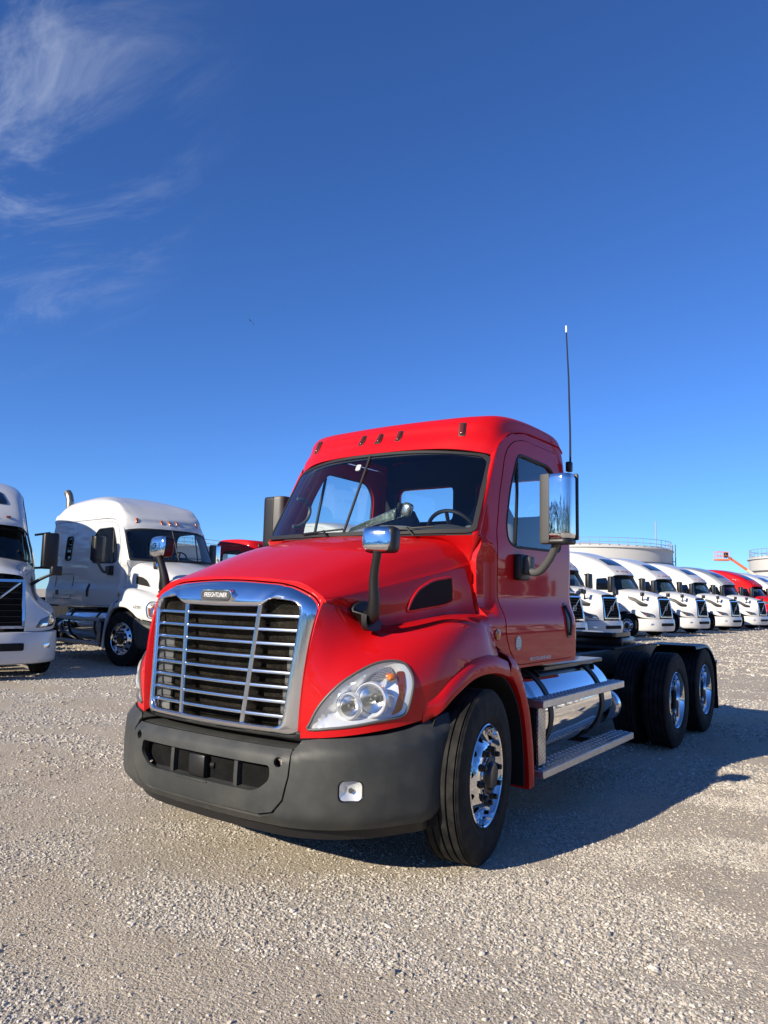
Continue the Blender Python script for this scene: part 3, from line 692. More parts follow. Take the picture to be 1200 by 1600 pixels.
    bu = MB().panel(o2, fogh, .022, lambda s, z: bfn(s, z)).build('bumper', bumper_mat, P, sharp=50, solid=.018, off=0)
    opening = rpoly([(-.535, .645), (.535, .645), (.545, .575), (.45, .500), (-.45, .500), (-.545, .575)], [.02, .02, .06, .09, .09, .06], 6)
    tow = [circle((sg*.588, .668), .026, 18) for sg in (1, -1)]
    ctr = [(s, .735) for s in np.linspace(.652, -.652, 40)]+[(-.656, .68), (-.651, .60), (-.621, .482), (-.557, .410), (-.455, .384)]+[(s, .384) for s in np.linspace(-.42, .42, 24)]+[(.455, .384), (.557, .410), (.621, .482), (.651, .60), (.656, .68)]
    MB().panel(ctr, [opening]+tow, .028, lambda s, z: bfn(s, z, .013-.010*sm(.012, .0, .5))).build('centre_panel', bumper_mat, bu, sharp=50, solid=.02)
    # panel ledges on top, back to the body
    for sg in (1, -1):
        G = []
        for s in np.linspace(.672, BLEN, 40):
            a_ = bfn(s, btop(s)); x, y, nx, ny = bplan(s); G.append([a_, a_+np.array([-nx*.03, -ny*.03, .004]), a_+np.array([-nx*.12, -ny*.12, .006])])
        bm_side(MB().grid(np.array(G)), sg).build('corner_ledge', bumper_mat, bu)
        cx = bfn(.985, .545); x, y, nx, ny = bplan(.985); rz = math.atan2(nx, -ny)
        M_ = Matrix.Translation(Vector(cx)) @ Matrix.Rotation(rz, 4, 'Z')
        ring = rpoly([(-.066, -.055), (.066, -.055), (.066, .055), (-.066, .055)], .035, 5)
        q = MB(); q.grid(np.array([[tuple(M_ @ Vector((u*k, w, v*k))) for u, v in ring] for k, w in ((1.03, -.004), (.97, -.003), (.90, .012), (.88, .03))]), cv=True)
        fl = bm_side(q, sg).build('fog_lamp', 'black_plastic', bu)
        q = MB().panel([(u*.90, v*.90) for u, v in ring], [], .012, lambda u, v: tuple(M_ @ Vector((u, -.002-.012*(1-(u/.06)**2)*(1-(v/.05)**2), v)))); bm_side(q, sg).build('lens', 'lens_glass', fl, sharp=70)
        q = MB().panel([(u*.89, v*.89) for u, v in ring], [], .012, lambda u, v: tuple(M_ @ Vector((u, .032-.028*min(1, (u*u+v*v)/.0035), v)))); bm_side(q, sg).build('reflector', 'lamp_white', fl, sharp=70)
        q = MB().lathe([(.012, .0), (.012, .012), (.035, .012)], 12, 'y'); q.v = [tuple(M_ @ Vector(v)) for v in q.v]; bm_side(q, sg).build('bulb', 'grey_plastic', fl)
        G = np.array([[(sg*.27+sg*d, bfn(sg*.27, z)[1]+.012+e, z) for d, e in ((-.016, .05), (-.014, .010), (.0, .004), (.014, .010), (.016, .05))] for z in np.linspace(.485, .66, 6)])
        MB().grid(G).build('insert_post', bumper_mat, bu)
    G = np.array([[(x, bfn(x, .735)[1]+d, .735+e) for d, e in ((.012, -.004), (.05, .004), (.16, .0))] for x in np.linspace(-.655, .655, 30)])
    MB().grid(G).build('top_ledge', bumper_mat, bu)
    MB().panel(inset(opening, -.03), [], .05, lambda s, z: bfn(s, z, -.052)).build('insert_mesh', 'insert_mesh', bu)
    G = np.array([[(x, bfn(x, .5)[1]+d, .494+e) for d, e in ((.002, 0), (.03, .004), (.06, .008))] for x in np.linspace(-.5, .5, 24)])
    MB().grid(G).build('insert_floor', bumper_mat, bu)
    q = MB().box((-.035, -1.035, .565), (.135, .10, .125), .012, 2); q.box((.055, -1.02, .567), (.06, .03, .03), .008, 2)
    q.lathe([(0, .022), (.03, .022), (.032, 0)], 16, 'x', (.045, -1.03, .57)); q.build('tow_block', 'black_plastic', bu)
    MB().box((-.05, -1.075, .492), (.27, .07, .012), .004, 1, (.0, 0, 0)).build('tow_lip', bumper_mat, bu)
    MB().box((0, -.88, .77), (1.3, .05, .05), .02, 2).build('cross_tube', 'black_paint', bu)
    for x_ in (-.18, .05): MB().box((x_, -.915, .775), (.04, .03, .03), .006, 1).build('bracket_bolt', 'dull_chrome', bu)
    for sg in (1, -1): MB().tube([bfn(sg*.46, z)+np.array([0, -.001, 0]) for z in (.328, .345, .372)], .003, 5).build('panel_seam', 'seal', bu)
    # black air dam below the bumper
    G = np.array([[(bfn(s, zb(s))[0]*.985, bfn(s, zb(s))[1]+.035, zb(s)+.01), (bfn(s, zb(s))[0]*.965, bfn(s, zb(s))[1]+.06, zb(s)-.075)] for s in np.linspace(-BLEN, BLEN, 60)])
    MB().grid(G).build('air_dam', 'black_plastic', bu, solid=.01)
    # ---------------- cab
    yb_ = 2.05+(1.75 if sleeper else 0)
    rh = .0
    roof_rows = [
        [(0, .49, 2.65), (.35, .512, 2.649), (.64, .575, 2.64), (.84, .665, 2.612), (.935, .725, 2.588)],
        [(0, .530, 2.715), (.35, .550, 2.714), (.66, .605, 2.708), (.86, .695, 2.690), (.945, .765, 2.672)],
        [(0, .585, 2.782), (.35, .610, 2.781), (.68, .65, 2.777), (.872, .755, 2.764), (.942, .868, 2.742)],
        [(0, .635, 2.862), (.35, .658, 2.862), (.71, .705, 2.860), (.886, .815, 2.850), (.938, .99, 2.803)],
        [(0, .77, 2.928), (.35, .785, 2.928), (.73, .835, 2.928), (.892, .96, 2.922), (.934, 1.24, 2.853)],
        [(0, 1.15, 2.958), (.35, 1.15, 2.958), (.74, 1.18, 2.960), (.896, 1.27, 2.954), (.934, 1.5, 2.862)],
        [(0, 1.65, 2.968), (.35, 1.65, 2.968), (.74, 1.66, 2.967), (.897, 1.68, 2.956), (.934, 1.75, 2.864)],
        [(0, 1.93, 2.950), (.35, 1.93, 2.950), (.74, 1.92, 2.948), (.892, 1.92, 2.936), (.932, 1.93, 2.860)],
        [(0, 2.045, 2.86), (.35, 2.045, 2.860), (.69, 2.04, 2.858), (.880, 2.03, 2.85), (.928, 2.02, 2.825)]]
    if sleeper:
        def lift(y): return .46*float(sm(.62, 1.75, y))*(1-.35*float(sm(3.0, 3.9, y)))
        rows = []
        for k, row in enumerate(roof_rows[:6]): rows.append([(x, y, z+lift(y)*(1.0 if j < 3 else (.75 if j == 3 else 0))) for j, (x, y, z) in enumerate(row)])
        for y in (2.0, 2.8, 3.4, 3.7, 3.8):
            e = sm(3.4, 3.8, y)*.10
            rows.append([(0, y, 2.945+lift(y)-e), (.35, y, 2.94+lift(y)-e), (.67, y, 2.93+lift(y)*.95-e), (.87, y, 2.90+lift(y)*.7-e*.7), (.926, y, 2.862)])
        roof_rows = rows
    RG = surf(roof_rows, 7, 8)
    # fold the outer edge down a little so the roof cap overlaps the side
    roof = MB().grid(RG).mirror().build('roof', paint, P, weld=True, sharp=50, solid=.02)
    RB = grid_bvh(RG)
    # marker lamps
    for x in (-.70, -.178, 0, .178, .70):
        ys, zs = np.interp(abs(x), [0, .35, .65, .845], [.585, .612, .675, .80]), np.interp(abs(x), [0, .35, .65, .845], [2.782, 2.780, 2.772, 2.752])
        h_, nn, *_ = RB.ray_cast(Vector((abs(x), ys-1.0, zs+.55)), Vector((0, 1.0, -.55)).normalized())
        if h_ is None: h_ = Vector((abs(x), ys, zs)); nn = Vector((0, -.8, .5))
        if nn.y > 0: nn = -nn
        if x < 0: nn = Vector((-nn.x, nn.y, nn.z)); h_ = Vector((x, h_.y, h_.z))
        q = MB().box((0, 0, 0), (.036, .10, .03), .014, 4); R_ = nn.to_track_quat('Z', 'Y').to_matrix().to_4x4()
        M_ = Matrix.Translation(h_+nn*.008) @ R_; q.v = [tuple(M_ @ Vector(v)) for v in q.v]; ml = q.build('marker_lamp', 'marker_lens' if not sleeper else 'amber_dark', roof, sharp=60)
        q = MB().box((0, 0, -.006), (.052, .122, .014), .006, 2); q.v = [tuple(M_ @ Vector(v)) for v in q.v]; q.build('lamp_base', 'seal' if not sleeper else 'amber', ml)
    # windshield
    def ws(u, v):
        a_ = abs(u); x = (.988-.042*v)*a_*(1 if u >= 0 else -1)
        y = .155+.335*v+.235*a_**2.3; z = 1.965+.685*v-(.0+.060*v)*a_**2.6+(1-v)*.015*a_**2
        return np.array([x, y, z])
    wo_ = rpoly([(-.985, .02), (.985, .02), (.985, .985), (-.985, .985)], [.07, .07, .09, .09], 8)
    wi_ = rpoly([(-.955, .065), (.955, .065), (.955, .955), (-.955, .955)], [.07, .07, .09, .09], 8)
    wsd = MB().panel(wi_, [], .06, lambda u, v: ws(u, v)+np.array([0, -.004, .002])).build('windshield', 'window_glass', P, sharp=80)
    MB().panel(wo_, [wi_], .03, lambda u, v: ws(u, v)+np.array([0, -.008, .004])).build('seal', 'seal', wsd, solid=.014)
    MB().tube([ws(0, v)+np.array([0, -.010, .004]) for v in np.linspace(.06, .96, 12)], .010, 8).build('centre_bar', 'seal', wsd)
    # cowl panel between hood, glass and door pillar; pillars beside the glass
    H_ = HG[-1]; jc = 30
    side_e = crv([(.435, 1.985), (.427, 1.90), (.421, 1.80), (.428, 1.64), (.442, 1.50), (.455, 1.44)], 5)
    G = []
    for k in range(len(H_)):
        h_ = H_[k]+np.array([0, .004, -.002])
        if k <= jc: e_ = ws(min(1., k/jc), .0)
        else:
            q = (k-jc)/(len(H_)-1-jc)*(len(side_e)-1); i_ = min(int(q), len(side_e)-2); yz = side_e[i_]+(side_e[i_+1]-side_e[i_])*(q-i_); e_ = np.array([Xside(yz[0], yz[1], True), yz[0], yz[1]])
        G.append([h_+np.array([0, 0, -.02]), h_, h_*.55+e_*.45, e_, e_+np.array([-.03, .02, 0])])
    MB().grid(np.array(G)).mirror().build('cowl', paint, P, weld=True, sharp=60)
    fe = crv([(.435, 1.985), (.462, 2.03), (.585, 2.30), (.715, 2.585), (.755, 2.650)], 6)
    for sg in (1, -1):
        G = []
        for k in range(25):
            v = k/24; a_ = ws(.965, .0+1.0*v); q = v*(len(fe)-1); i_ = min(int(q), len(fe)-2); yz = fe[i_]+(fe[i_+1]-fe[i_])*(q-i_); b_ = np.array([Xside(yz[0], yz[1]), yz[0], yz[1]])
            m1 = a_*.5+b_*.5+np.array([.008, -.008, 0]); G.append([a_+np.array([-.01, .03, 0]), a_, m1, b_, b_+np.array([-.02, .01, 0])])
        bm_side(MB().grid(surf(np.array(G)[::4], 4, 4)), sg).build('pillar', paint, P, sharp=70)
    for x0, sg in ((-.42, 1), (.30, 1)):
        pth = [ws(x0+q, .045+.035*q/.42)+np.array([0, -.03, .012]) for q in np.linspace(0, .42, 8)]
        wp = MB().tube(pth, .007, 6).build('wiper', 'black_plastic', P)
        MB().tube([ws(x0+.30, .0)+np.array([0, -.03, .0]), ws(x0+.24, .06)+np.array([0, -.035, .02])], .008, 6).build('wiper_arm', 'black_plastic', wp)
    # side, door
    win = rpoly([(.800, 2.10), (.815, 1.965), (.93, 1.932), (1.76, 1.945), (1.80, 2.05), (1.80, 2.52), (1.68, 2.645), (1.10, 2.655), (1.03, 2.60), (.885, 2.36)], [.05, .07, .08, .05, .05, .08, .09, .05, .05, .1], 6)
    door_o = rpoly([(.655, 2.02), (.642, 1.86), (.640, 1.56), (.692, 1.47), (.682, 1.30), (.745, 1.185), (.87, 1.085), (1.88, 1.085), (1.95, 1.18), (1.95, 2.70), (1.86, 2.79), (1.20, 2.79), (1.02, 2.748), (.90, 2.675), (.84, 2.595), (.72, 2.30)], .05, 5)
    top_seam = [(.99, 2.795), (1.24, 2.845), (1.5, 2.852), (yb_-.12, 2.852), (yb_-.03, 2.80)]
    side_o = [(.455, 1.27), (.44, 1.50), (.425, 1.64), (.42, 1.80), (.428, 1.90), (.435, 1.985), (.462, 2.03), (.585, 2.30), (.715, 2.585), (.762, 2.665), (.865, 2.738)]+top_seam+[(yb_-.01, 2.55), (yb_, 1.9), (yb_, 1.3), (yb_-.04, 1.10), (yb_-.10, 1.065), (.90, 1.065), (.72, 1.125), (.60, 1.21)]
    door_i = inset(door_o, .006)
    for sg in (1, -1):
        fnS = lambda y, z, o_=0.: (Xside(y, z)+o_-.03*float(sm(yb_-.10, yb_, y))**2, y, z)
        holes = [door_o]
        if sleeper: sl = rpoly([(2.75, 2.02), (3.0, 2.02), (3.0, 2.52), (2.75, 2.52)], .07, 5); holes.append(sl)
        cs = bm_side(MB().panel(side_o, holes, .03, lambda y, z: (Xside(y, z, True)-.03*float(sm(yb_-.10, yb_, y))**2, y, z)), sg).build('cab_side', paint, P, sharp=50, solid=.035)
        if sleeper:
            bm_side(MB().panel(sl, [], .05, fnS), sg).build('sleeper_window', 'truck_glass', cs)
            bm_side(MB().tube([fnS(y, z, .004) for y, z in sl], .018, 6, closed=True), sg).build('window_seal', 'seal', cs)
            bd_o = rpoly([(2.55, 1.20), (3.35, 1.20), (3.35, 1.72), (2.55, 1.72)], .05, 4)
            bm_side(MB().tube([fnS(y, z, .001) for y, z in bd_o], .006, 4, closed=True), sg).build('locker_seam', 'seal', cs)
            bm_side(MB().box((1.045, 3.2, 1.33), (.03, .14, .10), .01, 2), sg).build('locker_handle', 'black_plastic', cs)
        dr = bm_side(MB().panel(door_i, [win], .03, lambda y, z: fnS(y, z, .004)), sg).build('door', paint, P, sharp=50, solid=.03)
        bm_side(MB().panel(inset(win, -.004), [], .07, lambda y, z: fnS(y, z, -.012)), sg).build('window', 'window_glass', dr, sharp=80)
        bm_side(MB().tube([fnS(y, z, -.002) for y, z in resample(win, .03)], .012, 8, closed=True), sg).build('window_seal', 'seal', dr)
        bm_side(MB().tube([fnS(y, z, -.008) for y, z in [(.945, 1.95), (.98, 2.13), (1.02, 2.35), (1.06, 2.61)]], .013, 8), sg).build('window_divider', 'seal', dr)
        ho = rpoly([(1.775, 1.25), (1.855, 1.25), (1.865, 1.40), (1.855, 1.53), (1.80, 1.53), (1.77, 1.40)], .035, 6)
        hd = bm_side(MB().panel(ho, [], .03, lambda y, z: fnS(y, z, .009)), sg).build('door_handle', 'black_plastic', dr, solid=.012)
        bm_side(MB().tube([fnS(1.815, z, .018+.012*math.sin((z-1.27)/.24*math.pi)) for z in np.linspace(1.27, 1.51, 8)], .011, 8), sg).build('grip', 'black_plastic', hd)
        # side signal
        sc = circle((.555, 1.31), .033, 20); sl_ = bm_side(MB().panel(sc, [], .012, lambda y, z: (Xside(y, z)+.004+.016*(1-((y-.555)**2+(z-1.31)**2)/.0011), y, z)), sg).build('side_signal', 'amber', cs, sharp=80)
        bm_side(MB().tube([(Xside(y, z)+.003, y, z) for y, z in sc], .006, 6, closed=True), sg).build('bezel', 'amber_dark', sl_)
        # quarter fender behind the wheel: flare stub and hanging strip
        G = []
        for y, z, xo in [(.435, 1.062, 1.182), (.50, 1.052, 1.182), (.56, 1.03, 1.178), (.62, .985, 1.172), (.68, .90, 1.17), (.73, .79, 1.17), (.765, .66, 1.17), (.79, .50, 1.172), (.80, .38, 1.174), (.80, .285, 1.174)]:
            k = sm(.66, .56, y)
            G.append([(1.02, y+.06, z+.13*k+.02), (1.05+.02*k, y+.06, z+.135*k+.02), (xo-.02, y+.055, z+.10*k+.015), (xo+.012, y+.05, z+.055*k+.01), (xo+.016, y+.02, z-.004), (xo, y-.01, z-.016), (1.00, y-.012, z-.012)])
        bm_side(MB().grid(np.array(G)), sg).build('quarter_fender', paint, P, sharp=50, solid=.008)
        # main mirror on a bent arm
        br = MB().box((1.03, .975, 1.785), (.07, .17, .19), .02, 3); mi = bm_side(br, sg).build('door_mirror', 'black_plastic', P, sharp=60)
        q = MB().box((1.075, 1.0, 1.80), (.07, .10, .14), .025, 3); bm_side(q, sg).build('pivot', 'grey_plastic', mi, sharp=60)
        pth = crv([(1.07, .985, 1.76), (1.15, .965, 1.748), (1.22, .94, 1.785), (1.305, .90, 1.88), (1.345, .87, 1.965)], 5)
        bm_side(MB().tube(pth, .028, 12), sg).build('arm', 'grey_plastic', mi)
        def house(sx, x0, x1, y0, y1, z0, z1, r):
            return rpoly([(x0, y0), (x1, y0), (x1, y1), (x0, y1)], r, 6)
        oh = rpoly([(1.235, .805), (1.325, .785), (1.325, .93), (1.235, .92)], [.05, .003, .01, .03], 6)
        def hull(o_, z0, z1, r):
            G = []; c_ = np.array(o_).mean(0)
            for z, k in ((z0, .90), (z0+.006, .955), (z0+r, 1.0), (z1-r, 1.0), (z1-.006, .955), (z1, .90)):
                G.append([(c_[0]+(u-c_[0])*k, c_[1]+(v-c_[1])*k, z) for u, v in o_])
            q_ = MB().grid(np.array(G), cv=True); n_ = len(o_); q_.f.append(tuple(range(n_))); q_.f.append(tuple(len(q_.v)-n_+i for i in range(n_))); return q_
        bm_side(hull(oh, 1.945, 2.435, .03), sg).build('housing', 'grey_plastic', mi, sharp=60)
        oc = rpoly([(1.327, .782), (1.435, .782), (1.475, .815), (1.478, .91), (1.327, .92)], [.004, .06, .05, .02, .01], 6)
        bm_side(hull(oc, 1.978, 2.430, .035), sg).build('mirror_cover', 'chrome' if sg > 0 else 'black_plastic', mi, sharp=60)
        bm_side(hull([(x, y) for x, y in oc], 1.938, 1.976, .012), sg).build('lower_housing', 'black_plastic', mi, sharp=60)
        bm_side(MB().box((1.41, .925, 2.205), (.155, .024, .47), .01, 2), sg).build('rear_shell', 'black_plastic', mi)
        bm_side(MB().box((1.351, .942, 2.19), (.20, .008, .43), .01, 1), sg).build('mirror_glass', 'chrome', mi)
    # rear wall with two windows, cab floor
    rw = [rpoly([(sg*.12, 2.27), (sg*.78, 2.27), (sg*.78, 2.60), (sg*.12, 2.60)], .06, 5) for sg in (1, -1)]
    xo = .905
    back = [(-1.0, 1.09), (1.0, 1.09), (1.01, 1.4), (.965, 1.6), (.962, 2.0), (.935, 2.5), (.90, 2.84), (.6, 2.87), (-.6, 2.87), (-.90, 2.84), (-.935, 2.5), (-.962, 2.0), (-.965, 1.6), (-1.01, 1.4)]
    bw = MB().panel(back, rw if not sleeper else [], .09, lambda x, z: (x, yb_-.012, z)).build('rear_wall', paint, P, solid=.03)
    MB().panel([(x*.955, z) for x, z in back], rw if not sleeper else [], .12, lambda x, z: (x, yb_-.10, z)).build('trim', 'interior_dark', bw, solid=.02)
    if not sleeper:
        for q in rw: MB().panel(q, [], .1, lambda x, z: (x, yb_-.03, z)).build('rear_window', 'window_glass', bw)
    MB().box((0, 1.25+(yb_-2.05)/2, 1.10), (1.98, 1.5+(yb_-2.05), .05)).build('floor_pan', 'interior_dark', P)
    MB().box((0, .66, 1.45), (1.80, .06, .70)).build('firewall', 'interior_dark', P)
    RGi = RG-np.array([0, 0, .05]); RGi[:, :, 0] *= .97; RGi[:, :, 1] += .03
    MB().grid(RGi).mirror().build('headliner', 'interior_dark', P)
    # interior
    G = []
    for x in np.linspace(-.93, .93, 31):
        u = x/.985; y0 = ws(u, .02)[1]+.03; b_ = .055*math.exp(-((x-.46)/.22)**2)
        G.append([(x, y0, 1.955), (x, y0+.10, 1.995), (x, max(y0+.2, .60), 2.035+b_*.6), (x, .80, 2.055+b_), (x, .86, 2.02+b_), (x, .88, 1.80), (x, .86, 1.4)])
    MB().grid(surf(np.array(G), 2, 4)).build('dashboard', 'interior', P, sharp=70)
    for x in (.47, -.47):
        st = MB(); rows = []
        for z, w, d in ((1.62, .25, .10), (1.85, .26, .11), (2.1, .245, .10), (2.24, .20, .085), (2.33, .15, .06), (2.36, .08, .03)):
            yc = 1.50+.09*(z-1.6); rows.append([(x+w*math.copysign(abs(math.cos(a_))**.6, math.cos(a_)), yc+d*math.copysign(abs(math.sin(a_))**.6, math.sin(a_)), z) for a_ in np.linspace(0, 2*math.pi, 28, endpoint=False)])
        st.grid(np.array(rows), cv=True); st.box((x, 1.28, 1.55), (.52, .5, .16), .05, 3); st.box((x, 1.28, 1.30), (.36, .36, .40), .03, 2)
        st.build('seat', 'seat_cloth', P, sharp=60)
    M_ = Matrix.Translation((.46, .95, 2.02)) @ Matrix.Rotation(math.radians(-62), 4, 'X')
    q = MB().tube([tuple(M_ @ Vector((.225*math.cos(a_), .225*math.sin(a_), 0))) for a_ in np.linspace(0, 2*math.pi, 40, endpoint=False)], .016, 8, closed=True)
    sw = q.build('steering_wheel', 'black_plastic', P)
    q = MB()
    for a_ in (.3, 2.84, 4.71): q.tube([tuple(M_ @ Vector((.06*math.cos(a_), .06*math.sin(a_), -.02))), tuple(M_ @ Vector((.22*math.cos(a_), .22*math.sin(a_), 0)))], .016, 6)
    q.lathe([(-.05, .075), (.0, .075), (.012, .06), (.014, 0)], 20, 'z'); k = len(q.v)-20*4
    q.v[k:] = [tuple(M_ @ Vector(v)) for v in q.v[k:]]; q.build('spokes', 'black_plastic', sw)
    for sg in (-1,):
        pth = crv([(sg*.865, .60, 2.36), (sg*.84, .68, 2.345), (sg*.835, .73, 2.28), (sg*.84, .70, 2.19), (sg*.855, .62, 2.13), (sg*.87, .56, 2.12)], 4)
        MB().tube(pth, .015, 8).build('grab_handle', 'grey_plastic', P)
    # ---------------- chassis
    yend = 6.45+(1.6 if sleeper else 0); w1, w2 = 4.531+(1.6 if sleeper else 0), 5.849+(1.6 if sleeper else 0)
    for sg in (1, -1):
        MB().box((sg*.43, (yend-.6)/2, .86), (.08, yend+.6, .27), .008, 1).build('frame_rail', 'chassis_black', P)
    for y in (2.6, 3.6, 4.4, 5.2, 6.0): MB().box((0, y, .86), (.76, .10, .2), .01, 1).build('cross_member', 'chassis_black', P)
    MB().box((0, .2, .95), (.7, 1.9, .6), .05, 2).build('engine_block', 'chassis_black', P)
    MB().tube([(-1.0, 0, .5), (1.0, 0, .5)], .07, 10).build('front_axle', 'chassis_black', P)
    for y in (w1, w2):
        ax = MB().tube([(-1.0, y, .5), (1.0, y, .5)], .09, 10); ax.lathe([(-.22, .08), (-.16, .2), (0, .26), (.16, .2), (.22, .08)], 20, 'x', (0, y, .5)); ax.build('drive_axle', 'chassis_black', P)
    MB().tube([(0, 1.8, .72), (0, w1-.3, .58)], .06, 10).build('drive_shaft', 'chassis_black', P)
    wheel(P, 1.12, .055, math.radians(9)); wheel(P, -1.12, .055, math.radians(9))
    for y in (w1, w2):
        wheel(P, 1.085, y, 0, True); wheel(P, -1.085, y, 0, True, False)
    # fuel tanks with straps, steps
    for sg in (1, -1):
        pr = [(1.02, 0), (1.02, .22), (1.04, .30), (1.075, .33), (1.10, .336), (2.62, .336), (2.65, .33), (2.69, .30), (2.71, .22), (2.71, 0)]
        tk = bm_side(MB().lathe(pr, 64, 'y', (.79, 0, .695)), sg).build('fuel_tank', 'chrome', P, sharp=40)
        for y in (1.28, 2.38):
            bm_side(MB().lathe([(y-.035, .338), (y-.035, .345), (y+.035, .345), (y+.035, .338)], 64, 'y', (.79, 0, .695)), sg).build('strap', 'seal', tk, sharp=30)
        for nm, z, y0, y1, x0, x1 in (('upper_step', .812, 1.0, 2.78, 1.0, 1.19), ('lower_step', .335, .96, 2.98, 1.0, 1.205)):
            st = bm_side(MB().box(((x0+x1)/2, (y0+y1)/2, z), (x1-x0, y1-y0, .055), .004, 1), sg).build(nm, 'alu', P)
            bm_side(MB().box(((x0+x1)/2, (y0+y1)/2, z+.0285), (x1-x0-.02, y1-y0-.02, .004)), sg).build('tread', 'step_tread', st)
            q = MB()
            for k in range(26):
                yy = y0+.05+(y1-y0-.1)*k/25
                for j in range(3): q.lathe([(.0, .017), (.007, .013), (.004, .009)], 10, 'z', (x0+.045+.05*j, yy+(.03 if j % 2 else 0), z+.030))
            bm_side(q, sg).build('tread_buttons', 'alu', st)['kind'] = 'stuff'
            q = MB()
            for yy in (y0+.12, y1-.35): q.box((.90, yy, z-.03), (.42, .05, .04), .006, 1)
            bm_side(q, sg).build('step_bracket', 'chassis_black', st)
        bx_ = bm_side(MB().box((1.135, 1.075, .58), (.02, .13, .40), .004, 1), sg).build('tread_plate_panel', 'tread_plate', P)
        bm_side(MB().box((1.06, 1.075, .58), (.12, .12, .40), .006, 1), sg).build('panel_bracket', 'chassis_black', bx_)
        q = MB().lathe([(2.82, 0), (2.82, .12), (2.84, .14), (2.90, .14), (2.92, .10), (2.92, 0)], 28, 'y', (.98, 0, .60)); bm_side(q, sg).build('air_canister', 'dull_chrome', P)
        bm_side(MB().box((.83, 2.1, 1.02), (.34, 1.3, .035), .006, 1), sg).build('cab_step_plate', 'black_paint', P)
    # deck, hoses, fifth wheel, rear fenders and flaps
    dk = MB(); dk.box((0, 2.75, 1.03), (.80, 1.2, .03), .004, 1); dk.build('deck_plate', 'tread_plate', P)
    q = MB(); q.box((0, 2.22, 1.20), (1.2, .18, .26), .02, 2); q.box((.35, 2.25, 1.38), (.12, .12, .3), .02, 2); q.box((-.3, 2.3, 1.32), (.4, .2, .22), .03, 2); q.build('connection_box', 'chassis_black', P)
    q = MB(); q.tube([(.10, 2.45, 1.05), (.10, 2.45, 1.62)], .02, 8)
    for c_, x0 in ((0, .02), (1, .18), (2, .3)):
        h_ = [(x0+.05*math.cos(t_*9), 2.42+.10*t_+.055*math.sin(t_*9), 1.55-.16*t_+.02*math.sin(t_*3)) for t_ in np.linspace(0, 3.2, 110)]; q.tube(h_, .010, 5)
    q.build('air_hoses', 'black_plastic', P)
    yc = (w1+w2)/2; q = MB()
    pl = rpoly([(-.45, yc-.42), (.45, yc-.42), (.46, yc+.12), (.30, yc+.50), (.12, yc+.62), (.05, yc+.15), (-.05, yc+.15), (-.12, yc+.62), (-.30, yc+.50), (-.46, yc+.12)], .05, 4)
    q.prism(pl, lambda x, y, w: (x, y, 1.13+w-.10*max(0, (y-yc-.12))), 0, .05); q.box((0, yc, 1.06), (.95, .5, .12), .02, 2)
    fw = q.build('fifth_wheel', 'black_paint', P); MB().box((0, yc, 1.005), (1.0, 1.2, .03), .004, 1).build('mount_plate', 'chassis_black', fw)
    for sg in (1, -1):
        # poly fenders over the rear wheels and hanging flap
        pr = crv([(w1-.42, .98), (w1-.10, 1.045), (w1+.35, 1.045), (w2-.3, 1.045), (w2+.12, 1.04), (w2+.42, .93), (w2+.60, .79)], 4)
        G = np.array([[(x, y, z-d) for x, d in ((.60, .02), (.66, 0), (1.19, 0), (1.205, .012), (1.21, .04))] for y, z in pr if y > w2-.62])
        rf = bm_side(MB().grid(G), sg).build('rear_fender', 'black_plastic', P, sharp=50, solid=.008)
        bm_side(MB().box((.90, w2+.62, .50), (.62, .012, .60), .003, 1, (.10, 0, 0)), sg).build('mud_flap', 'rubber', rf)
        bm_side(MB().tube([(.40, w2+.60, .82), (1.22, w2+.60, .80)], .02, 8), sg).build('flap_hanger', 'dull_chrome', rf)
        bm_side(MB().box((.40, w2+.64, .85), (.12, .06, .20), .01, 1), sg).build('tail_lamp', 'amber_dark', P)
    return roof

truck = empty('semi_truck', (0, 0, 0), 0, 'glossy red day cab tractor unit with chrome grille and dark grey bumper', 'truck')
roof_main = tractor(truck, 'red_paint')
# antenna whip on the rear corner
an = MB().box((.985, 2.02, 2.70), (.05, .06, .09), .012, 2).build('antenna', 'black_plastic', truck, sharp=60)
MB().tube([(.992, 2.03, 2.74), (.992, 2.03, 3.0), (.985, 2.02, 3.5), (.975, 2.0, 3.90)], [.010, .009, .0075, .006], 8).build('whip', 'black_plastic', an)
MB().tube([(.975, 2.0, 3.90), (.974, 1.998, 3.96)], .008, 8).build('whip_tip', 'sticker_white', an)
# door markings (driver's side)
q = MB().panel(circle((.872, 1.243), .050, 28), [], .02, lambda y, z: (Xside(y, z)+.008, y, z)); dm = q.build('door_sticker', 'sticker_white', truck, sharp=80)
MB().tube([(Xside(y, z)+.0085, y, z) for y, z in circle((.872, 1.243), .043, 28)], .0022, 4, closed=True).build('sticker_ring', 'sticker_grey', dm)
q = MB()
for z, w in ((1.268, .046), (1.256, .060), (1.244, .070), (1.232, .060)): q.box((Xside(.872, z)+.0085, .872, z), (.001, w, .006))
q.box((Xside(.872, 1.214)+.0085, .872, 1.214), (.001, .020, .016)); q.build('sticker_print', 'sticker_grey', dm)
tm = text_mesh('FIRE EXTINGUISHER INSIDE', .040, 'letter_white', .0006, .0, .95)
lt = link('door_lettering', tm, truck, (1.0545, 1.26, 1.117), (math.pi/2, 0, math.pi/2), (.83, .85, 1))
# inspection sticker and sensor on the glass
q = MB().box((-.12, .475, 2.545), (.045, .006, .055), .008, 1, (-.45, 0, 0)); q.build('toll_tag', 'sticker_white', truck)
